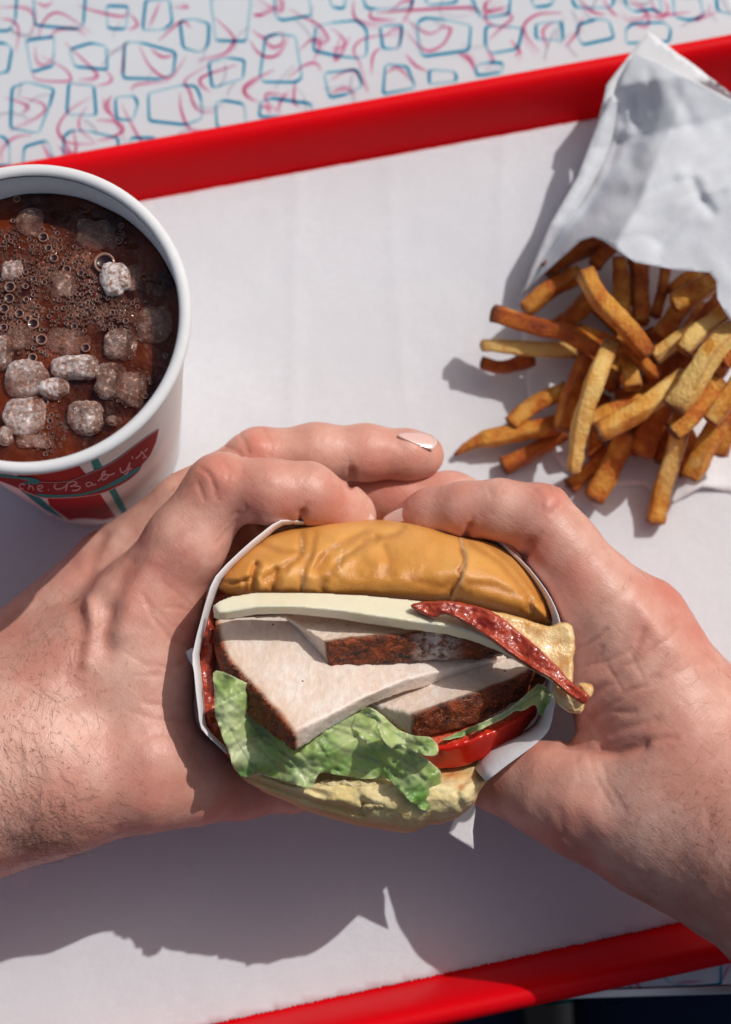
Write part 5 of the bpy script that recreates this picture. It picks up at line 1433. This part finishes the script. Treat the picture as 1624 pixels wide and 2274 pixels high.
R_bumps = [([(1230, 1105), (1215, 1110)], 0.9, 24), ([(1480, 1300), (1560, 1400)], 0.8, 26), ([(1420, 1350), (1500, 1450)], 0.8, 24), ([(1300, 1700), (1200, 1690)], 1.0, 36), ([(1310, 1800), (1330, 1830)], 1.2, 34), ([(1290, 1540), (1310, 1510)], 1.0, 26)]
R_reds = [(1220, 1105, 50, 0.85), (1500, 1310, 90, 0.75), (1560, 1400, 60, 0.6), (1180, 1215, 60, 0.75), (1040, 1170, 60, 0.6), (1260, 1300, 70, 0.5), (1440, 1400, 60, 0.5), (1290, 1560, 70, 0.4), (1280, 1850, 80, 0.65), (1100, 1740, 80, 0.4), (1400, 1640, 70, 0.35), (950, 1140, 50, 0.4), (1250, 1850, 40, 0.4), (1340, 1480, 50, 0.5), (860, 1110, 140, 0.6)]
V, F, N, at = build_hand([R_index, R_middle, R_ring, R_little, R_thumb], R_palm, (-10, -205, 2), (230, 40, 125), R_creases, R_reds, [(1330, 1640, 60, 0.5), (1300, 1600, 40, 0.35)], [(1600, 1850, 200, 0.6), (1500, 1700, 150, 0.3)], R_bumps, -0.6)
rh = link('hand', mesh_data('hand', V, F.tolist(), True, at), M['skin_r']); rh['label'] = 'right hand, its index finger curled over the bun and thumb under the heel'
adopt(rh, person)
RHV, RHN = V, N
tip_nail([(850, 1154), (868, 1138), (895, 1127), (923, 1123), (912, 1140), (900, 1156), (870, 1162)], (990, 1136, 79), (915, 1156, 72), 6.9, 0.3, rh)

# hair on wrists and hands: fine curved tubes
def hairs(V, N, specs, par, name='arm_hair'):
    u, v = W2P(V)
    HV, HF = [], []
    for (x, y, rx, ry, count, ang, length, spread) in specs:
        c = np.where((np.abs(u - x) < rx) & (np.abs(v - y) < ry) & (N[:, 2] > -0.1))[0]
        if not len(c): continue
        w = np.exp(-((u[c] - x) / rx * 1.2) ** 2 - ((v[c] - y) / ry * 1.2) ** 2)
        for i in rng.choice(c, count, p=w / w.sum()):
            p = V[i] - N[i] * 0.0001; n = N[i]
            a = ang + rng.normal(0, spread)
            t = np.array([math.cos(a), math.sin(a), 0]); t = t - n * (t @ n); t /= np.linalg.norm(t) + 1e-9
            b = np.cross(n, t); L = length * rng.uniform(0.5, 1.3) * 0.001; cu = rng.normal(0, 0.5)
            pts = [p + t * L * s + n * L * (0.28 * s - 0.16 * s * s) + b * cu * L * s * s for s in np.linspace(0, 1, 6)]
            vv, ff = tube(pts, [0.000034 * (1 - 0.75 * s) for s in np.linspace(0, 1, 6)], 3, False)
            o = len(HV); HV += [tuple(q) for q in vv]; HF += [tuple(q + o for q in f) for f in ff]
    o = link(name, mesh_data(name, HV, HF, True), M['hair']); o['kind'] = 'stuff'; o.parent = par
    return o
hairs(LHV, LHN, [(40, 1760, 130, 160, 300, -0.9, 9, 0.35), (60, 1560, 170, 150, 210, -1.1, 5, 0.4), (120, 1380, 110, 130, 140, -1.3, 4, 0.4), (150, 1800, 160, 80, 130, -0.2, 5, 0.4), (60, 1870, 110, 45, 120, -0.3, 9, 0.4), (420, 1110, 60, 60, 30, 1.0, 2.5, 0.5)], lh)
hairs(RHV, RHN, [(1590, 1850, 90, 170, 26, 4.2, 9, 0.4), (1520, 1800, 160, 150, 60, 3.7, 3.5, 0.5), (1560, 1560, 90, 120, 26, 3.9, 4, 0.5), (1400, 1290, 60, 60, 16, 2.0, 3, 0.6), (1500, 1960, 110, 60, 40, 3.7, 3, 0.4)], rh)

# jeans in the lap beyond the table edge
f = Field((-120, -420, -290), (420, 110, -50), 5.0)
f.cone((10, -420, -190), (0, 0, -185), 75, 66, 15); f.cone((185, -420, -190), (172, 0, -175), 90, 86, 15)
V, F = f.mesh()
adopt(link('jeans', mesh_data('jeans', V * 0.001, F.tolist(), True), M['denim']), person)

# ------------------------------------------------------------------ fries
_m = NT('fry')
_n = _m.noise(170, 4, 0.6); _rnd = _m.objrand()
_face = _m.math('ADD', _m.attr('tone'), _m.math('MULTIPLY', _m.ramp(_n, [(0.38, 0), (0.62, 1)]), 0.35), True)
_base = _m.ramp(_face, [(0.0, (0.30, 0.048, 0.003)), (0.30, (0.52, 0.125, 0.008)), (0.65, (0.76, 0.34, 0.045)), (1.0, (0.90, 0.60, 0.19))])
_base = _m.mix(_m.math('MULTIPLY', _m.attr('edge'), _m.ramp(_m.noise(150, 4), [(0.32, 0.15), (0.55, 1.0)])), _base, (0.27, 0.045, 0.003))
_base = _m.mix(_m.attr('skin'), _base, _m.mix(_m.noise(900, 3), (0.030, 0.008, 0.003), (0.22, 0.065, 0.018)))
_base = _m.mix(_m.ramp(_m.voro(260), [(0.03, 0.7), (0.06, 0)]), _base, (0.12, 0.035, 0.01))
_m.color(_base); _m.set(Roughness=0.38); _m.b.inputs['Specular IOR Level'].default_value = 0.35
sss(_m, 0.06, (1, 0.5, 0.15), 0.0015)
_m.bump(_m.math('ADD', _m.math('MULTIPLY', _n, 0.9), _m.noise(700, 4, 0.7)), 0.9, 0.0012); M['fry'] = _m.m
def fry(pts, w, tone, lab, end0=0.3, end1=0.3, taper0=1.0, taper1=1.0):
    """pts: crop x, y, z mm; square-cut potato stick"""
    a = smooth_poly(pts, 10, False); n = len(a)
    wm = w * 1.04 * 0.4 / 6.5 * 0.5                    # half width in mm
    C = np.array([P(*C5(q[0], q[1]), 4.3 + (q[2] - 4.3) * 0.78) for q in a])
    seg = 20; V = []; tn = []; ed = []; sk = []
    seed = int(abs(pts[0][0] * 7 + pts[0][1]))
    sides = rng.uniform(0.85, 1.1)
    tw0 = rng.uniform(-0.4, 0.4); tw1 = tw0 + rng.uniform(-0.5, 0.5)
    rows = []
    cap = 3
    for i in range(-cap, n + cap):
        j = min(max(i, 0), n - 1)
        t = C[min(j + 1, n - 1)] - C[max(j - 1, 0)]; t /= np.linalg.norm(t)
        up = np.array([0, 0, 1.0]); s_ = np.cross(t, up); s_ /= np.linalg.norm(s_); up = np.cross(s_, t)
        fr = j / (n - 1)
        tap = taper0 + (1 - taper0) * min(1, fr / 0.45) if taper0 < 1 else 1.0
        tap *= (taper1 + (1 - taper1) * min(1, (1 - fr) / 0.45)) if taper1 < 1 else 1.0
        c = C[j]
        k = 1.0
        if i < 0: k = (1, 0.86, 0.55, 0.01)[-i]; c = C[0] - t * wm * 0.001 * 0.30 * (1 - k ** 2)
        if i >= n: k = (1, 0.86, 0.55, 0.01)[i - n + 1]; c = C[-1] + t * wm * 0.001 * 0.30 * (1 - k ** 2)
        tw = tw0 + (tw1 - tw0) * fr
        for q in range(seg):
            an = 2 * math.pi * q / seg
            ca, sa = math.cos(an), math.sin(an)
            e = 0.30
            sx = math.copysign(abs(ca) ** (e * 1.35), ca); sy = math.copysign(abs(sa) ** (e * 1.35), sa)
            x = (sx * math.cos(tw) - sy * sides * math.sin(tw)) * wm * 0.9 * tap * k; y = (sx * math.sin(tw) + sy * sides * math.cos(tw)) * wm * 0.9 * tap * k
            V.append(c + s_ * x * 0.001 + up * y * 0.001)
            corner = abs(ca * sa) * 2
            dend = min(fr / 0.16 if True else 1, 1); dend1 = min((1 - fr) / 0.16, 1)
            ed.append(min(1, 0.6 * corner ** 3 + 0.9 * (1 - min(dend, dend1)) ** 1.5))
            sk.append(max(end0 * max(0, 1 - fr / 0.10), end1 * max(0, 1 - (1 - fr) / 0.10)))
            tn.append(tone)
    m = n + 2 * cap
    F = []
    for i in range(m - 1):
        for q in range(seg):
            F.append((i * seg + q, (i + 1) * seg + q, (i + 1) * seg + (q + 1) % seg, i * seg + (q + 1) % seg))
    F.append(tuple(range(seg))); F.append(tuple(reversed(range((m - 1) * seg, m * seg))))
    V = np.array(V)
    N = V - np.repeat(V.reshape(m, seg, 3).mean(1), seg, 0); N /= np.linalg.norm(N, axis=1, keepdims=True) + 1e-9
    V = V + N * (0.75 * fbm(V, 130, 3, seed) + 0.40 * fbm(V, 420, 3, seed + 3))[:, None] * 0.001
    V = V + 0.0013 * np.column_stack([fbm(V, 45, 2, seed + k) for k in range(3)])
    V[:, 2] = np.maximum(V[:, 2], 0.0043)
    tnv = np.clip(np.array(tn) * 0.95 + 0.55 * fbm(V, 90, 3, seed + 9), 0, 1)
    skv = np.clip(np.array(sk) * (1 + 1.2 * fbm(V, 400, 3, seed + 2)) * 1.5, 0, 1)
    me = mesh_data('french_fry', V, F, True, {'tone': tnv, 'edge': ed, 'skin': skv})
    o = link('french_fry', me, M['fry'])
    o['label'] = lab; o['category'] = 'french fry'; o['group'] = 'french fries spilling from the paper bag'
    return o
BUR = 'golden french fry buried in the middle of the pile'
DRK = 'dark brown french fry in the shade of the bag mouth'
fries = [  # low tones under the bag lip and deep in the pile include painted shade
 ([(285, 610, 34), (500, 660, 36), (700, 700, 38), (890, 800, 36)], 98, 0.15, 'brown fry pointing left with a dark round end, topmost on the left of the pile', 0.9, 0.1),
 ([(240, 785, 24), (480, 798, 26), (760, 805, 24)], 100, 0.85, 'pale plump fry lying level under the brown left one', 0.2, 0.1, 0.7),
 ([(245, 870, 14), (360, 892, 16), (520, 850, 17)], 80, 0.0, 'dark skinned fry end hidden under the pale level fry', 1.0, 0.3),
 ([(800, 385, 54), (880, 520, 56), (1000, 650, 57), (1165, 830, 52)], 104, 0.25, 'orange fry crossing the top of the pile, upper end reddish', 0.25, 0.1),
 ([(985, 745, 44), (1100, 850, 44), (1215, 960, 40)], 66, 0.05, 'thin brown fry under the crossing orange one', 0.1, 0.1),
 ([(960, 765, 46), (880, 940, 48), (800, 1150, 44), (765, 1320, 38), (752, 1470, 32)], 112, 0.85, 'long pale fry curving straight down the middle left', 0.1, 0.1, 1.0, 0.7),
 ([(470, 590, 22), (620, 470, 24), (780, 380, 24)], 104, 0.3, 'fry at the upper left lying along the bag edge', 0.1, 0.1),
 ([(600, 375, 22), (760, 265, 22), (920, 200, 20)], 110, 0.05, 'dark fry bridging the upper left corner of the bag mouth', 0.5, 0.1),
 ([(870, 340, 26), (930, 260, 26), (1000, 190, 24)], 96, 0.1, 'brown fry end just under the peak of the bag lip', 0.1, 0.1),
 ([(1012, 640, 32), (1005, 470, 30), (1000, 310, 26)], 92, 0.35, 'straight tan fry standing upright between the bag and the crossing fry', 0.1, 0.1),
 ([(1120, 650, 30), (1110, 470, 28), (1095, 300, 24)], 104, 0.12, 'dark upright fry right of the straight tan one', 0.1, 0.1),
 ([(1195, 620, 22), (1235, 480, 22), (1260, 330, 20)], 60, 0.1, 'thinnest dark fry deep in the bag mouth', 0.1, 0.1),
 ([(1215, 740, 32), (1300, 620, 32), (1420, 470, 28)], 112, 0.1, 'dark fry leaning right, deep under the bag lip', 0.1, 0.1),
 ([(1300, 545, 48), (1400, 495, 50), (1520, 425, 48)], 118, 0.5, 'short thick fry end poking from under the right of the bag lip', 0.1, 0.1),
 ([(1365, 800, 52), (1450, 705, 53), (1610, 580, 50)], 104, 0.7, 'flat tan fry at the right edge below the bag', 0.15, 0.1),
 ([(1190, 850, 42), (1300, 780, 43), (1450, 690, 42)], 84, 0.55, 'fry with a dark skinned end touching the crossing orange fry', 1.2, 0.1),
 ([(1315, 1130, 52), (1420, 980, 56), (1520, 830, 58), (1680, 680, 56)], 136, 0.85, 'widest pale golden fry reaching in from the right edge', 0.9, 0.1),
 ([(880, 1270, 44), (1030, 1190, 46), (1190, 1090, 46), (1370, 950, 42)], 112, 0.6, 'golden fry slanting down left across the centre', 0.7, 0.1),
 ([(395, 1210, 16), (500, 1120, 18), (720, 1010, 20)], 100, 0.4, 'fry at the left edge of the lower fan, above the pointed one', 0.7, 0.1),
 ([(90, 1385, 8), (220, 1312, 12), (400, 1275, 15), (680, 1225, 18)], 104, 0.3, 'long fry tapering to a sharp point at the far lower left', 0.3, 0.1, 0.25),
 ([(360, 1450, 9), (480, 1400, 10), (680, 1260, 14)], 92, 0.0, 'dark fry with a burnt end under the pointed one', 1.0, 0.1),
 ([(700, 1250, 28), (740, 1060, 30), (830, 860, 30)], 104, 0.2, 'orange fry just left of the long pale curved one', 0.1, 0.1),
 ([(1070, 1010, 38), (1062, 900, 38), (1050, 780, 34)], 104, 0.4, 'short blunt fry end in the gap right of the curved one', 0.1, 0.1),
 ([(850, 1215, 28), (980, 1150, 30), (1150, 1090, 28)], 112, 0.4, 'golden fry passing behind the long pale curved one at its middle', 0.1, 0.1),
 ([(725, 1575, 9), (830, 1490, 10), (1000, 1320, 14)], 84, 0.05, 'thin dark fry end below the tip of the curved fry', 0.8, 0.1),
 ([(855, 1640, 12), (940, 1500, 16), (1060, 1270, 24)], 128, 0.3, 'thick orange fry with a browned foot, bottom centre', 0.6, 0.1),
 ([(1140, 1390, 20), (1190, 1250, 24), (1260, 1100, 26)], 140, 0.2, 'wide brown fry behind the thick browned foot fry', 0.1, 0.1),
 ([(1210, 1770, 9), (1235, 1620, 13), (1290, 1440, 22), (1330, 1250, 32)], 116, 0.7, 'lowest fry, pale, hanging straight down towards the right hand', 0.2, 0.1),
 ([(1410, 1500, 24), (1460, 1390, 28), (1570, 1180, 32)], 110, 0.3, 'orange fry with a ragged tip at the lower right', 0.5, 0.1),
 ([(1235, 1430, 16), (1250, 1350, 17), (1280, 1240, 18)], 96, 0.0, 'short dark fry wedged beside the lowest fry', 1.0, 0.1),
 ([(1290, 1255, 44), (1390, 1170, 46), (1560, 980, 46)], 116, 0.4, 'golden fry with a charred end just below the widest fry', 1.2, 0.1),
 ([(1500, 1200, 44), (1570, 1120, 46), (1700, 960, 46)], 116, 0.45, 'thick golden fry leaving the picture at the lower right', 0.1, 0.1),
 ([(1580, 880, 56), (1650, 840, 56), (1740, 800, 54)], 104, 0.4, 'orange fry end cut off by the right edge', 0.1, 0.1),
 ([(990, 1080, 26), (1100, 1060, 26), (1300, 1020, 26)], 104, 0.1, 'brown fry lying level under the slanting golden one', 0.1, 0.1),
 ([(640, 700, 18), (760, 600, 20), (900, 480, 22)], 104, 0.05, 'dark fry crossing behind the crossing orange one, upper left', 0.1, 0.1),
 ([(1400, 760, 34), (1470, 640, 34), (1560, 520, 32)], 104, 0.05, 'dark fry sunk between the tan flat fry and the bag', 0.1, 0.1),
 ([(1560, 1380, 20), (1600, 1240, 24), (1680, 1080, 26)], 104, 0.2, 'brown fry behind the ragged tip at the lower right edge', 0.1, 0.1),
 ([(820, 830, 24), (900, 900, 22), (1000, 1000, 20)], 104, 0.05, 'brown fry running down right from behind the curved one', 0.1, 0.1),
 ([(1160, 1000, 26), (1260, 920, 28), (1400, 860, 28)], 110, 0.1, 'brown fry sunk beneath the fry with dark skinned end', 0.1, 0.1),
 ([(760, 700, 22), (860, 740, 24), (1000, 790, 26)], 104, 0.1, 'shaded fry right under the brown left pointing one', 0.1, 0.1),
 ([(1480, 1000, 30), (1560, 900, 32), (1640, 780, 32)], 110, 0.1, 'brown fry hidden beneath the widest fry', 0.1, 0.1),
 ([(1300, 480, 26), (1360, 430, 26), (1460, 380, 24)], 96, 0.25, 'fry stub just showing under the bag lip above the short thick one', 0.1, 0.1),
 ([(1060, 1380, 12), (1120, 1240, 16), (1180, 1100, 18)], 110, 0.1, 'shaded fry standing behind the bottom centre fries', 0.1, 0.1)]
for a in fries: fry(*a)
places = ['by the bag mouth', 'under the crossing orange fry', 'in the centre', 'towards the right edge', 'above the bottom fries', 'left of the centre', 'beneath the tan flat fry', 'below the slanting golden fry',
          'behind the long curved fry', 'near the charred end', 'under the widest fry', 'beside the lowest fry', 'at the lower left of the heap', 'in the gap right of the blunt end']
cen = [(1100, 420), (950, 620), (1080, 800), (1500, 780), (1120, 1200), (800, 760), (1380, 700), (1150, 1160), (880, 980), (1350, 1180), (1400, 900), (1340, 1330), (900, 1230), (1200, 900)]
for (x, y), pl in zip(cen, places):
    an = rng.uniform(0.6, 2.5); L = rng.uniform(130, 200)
    fry([(x - L * math.cos(an), y - L * math.sin(an), 9 + rng.uniform(0, 6)), (x + rng.uniform(-15, 15), y, 11 + rng.uniform(0, 5)), (x + L * math.cos(an), y + L * math.sin(an), 9 + rng.uniform(0, 6))], rng.uniform(90, 112), rng.uniform(0.0, 0.3), 'shaded fry at the bottom of the heap, ' + pl, 0.1, 0.1)  # low tone puts the dark inside of the heap into the fry colour

# ------------------------------------------------------------------ bag
bag = empty('paper_bag', tuple(P(1400, 400, 5)), 'creased white paper bag lying on the tray with fries spilling out', 'paper bag')
back_o = [(1439, 69), (1530, 136), (1624, 207), (1760, 300), (1900, 700), (1800, 1130), (1560, 1080), (1490, 1120), (1430, 1075), (1340, 1085), (1250, 1040), (1190, 960), (1172, 880), (1160, 760), (1150, 672), (1156, 655), (1222, 495), (1283, 391), (1326, 277), (1345, 200), (1347, 188)]
def back_z(u, v):
    z = 4.6 + 0.5 * fbm(np.column_stack([u * 0.01, v * 0.01, 0 * u]), 1, 3, 3)
    rim = np.clip((330 - v - 0.22 * (u - 1300)) / 90, 0, 1)          # climbs the tray wall
    z = z + 25.5 * rim + 1.5 * np.clip((150 - v) / 80, 0, 1)
    z += 2.0 * np.clip((v - 1000) / 80, 0, 1) * (0.5 + 0.5 * np.sin(u / 22))
    return z
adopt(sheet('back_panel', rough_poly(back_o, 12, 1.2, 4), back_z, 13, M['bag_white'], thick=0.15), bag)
front_o = [(1408, 119), (1440, 128), (1478, 146), (1550, 182), (1624, 222), (1760, 300), (1850, 500), (1750, 760), (1624, 715), (1608, 690), (1592, 663), (1590, 625), (1576, 606), (1542, 603), (1500, 600), (1454, 591), (1410, 583), (1374, 559), (1342, 536), (1318, 526), (1290, 535), (1254, 567), (1214, 603), (1180, 635), (1156, 659), (1160, 640), (1222, 497), (1283, 392), (1326, 278), (1362, 204), (1385, 160)]
def front_z(u, v):
    de = seg_dist(u, v, [(1385, 130), (1362, 204), (1326, 278), (1283, 392), (1222, 497), (1156, 659)])
    q = np.clip(de / 150, 0, 1)
    z = 6.5 + 46 * np.power(q, 0.62) * np.clip((v + 0.25 * (u - 1350) - 60) / 420, 0.0, 1)
    z = z + 24.5 * np.clip((330 - v - 0.22 * (u - 1300)) / 120, 0, 1) * (1 - 0.25 * q)
    p = np.column_stack([u * 0.0085, v * 0.0085, 0 * u])
    w = np.clip(de / 60, 0, 1)
    z += w * (2.4 * fbm(p, 0.8, 3, 12) + 1.3 * np.abs(fbm(p, 1.4, 2, 22)))
    for pl, d, s in [([(1408, 215), (1420, 300), (1405, 360)], -3.2, 20), ([(1440, 340), (1500, 300), (1600, 290)], -1.6, 20), ([(1390, 330), (1350, 400), (1310, 470)], -2.0, 24), ([(1350, 400), (1450, 350), (1624, 330)], 1.6, 26),
                     ([(1350, 480), (1440, 440), (1540, 400), (1624, 360)], -1.8, 18), ([(1400, 410), (1500, 380), (1560, 400)], 1.5, 16), ([(1540, 400), (1555, 440), (1580, 470)], -1.8, 12), ([(1470, 540), (1520, 480), (1600, 430)], -1.3, 16), ([(1370, 200), (1385, 280), (1350, 380), (1290, 480), (1220, 570)], -1.5, 10), ([(1440, 160), (1450, 230), (1440, 300)], -1.2, 14), ([(1500, 200), (1540, 280)], -1.0, 16)]:
        z += d * w * np.exp(-(seg_dist(u, v, pl) / s) ** 2)
    return z
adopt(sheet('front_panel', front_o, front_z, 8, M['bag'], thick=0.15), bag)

fold_o = [(1362, 204), (1344, 240), (1326, 278), (1304, 335), (1283, 391), (1252, 445), (1222, 497), (1190, 575), (1156, 659), (1180, 634), (1206, 585), (1234, 535), (1258, 500), (1283, 467), (1314, 412), (1342, 358), (1358, 315), (1366, 277), (1372, 230)]
def fold_z(u, v):
    dl = seg_dist(u, v, fold_o[:9]); dr = seg_dist(u, v, fold_o[9:])
    q = dl / (dl + dr + 1e-6)
    return 27 - 3 * q + 5 * np.clip((330 - v) / 120, 0, 1) - 12 * np.clip((v - 500) / 160, 0, 1) + 0.8 * fbm(np.column_stack([u * 0.02, v * 0.02, 0 * u]), 1, 3, 31) + 2.0 * np.sin(q * 3.14)
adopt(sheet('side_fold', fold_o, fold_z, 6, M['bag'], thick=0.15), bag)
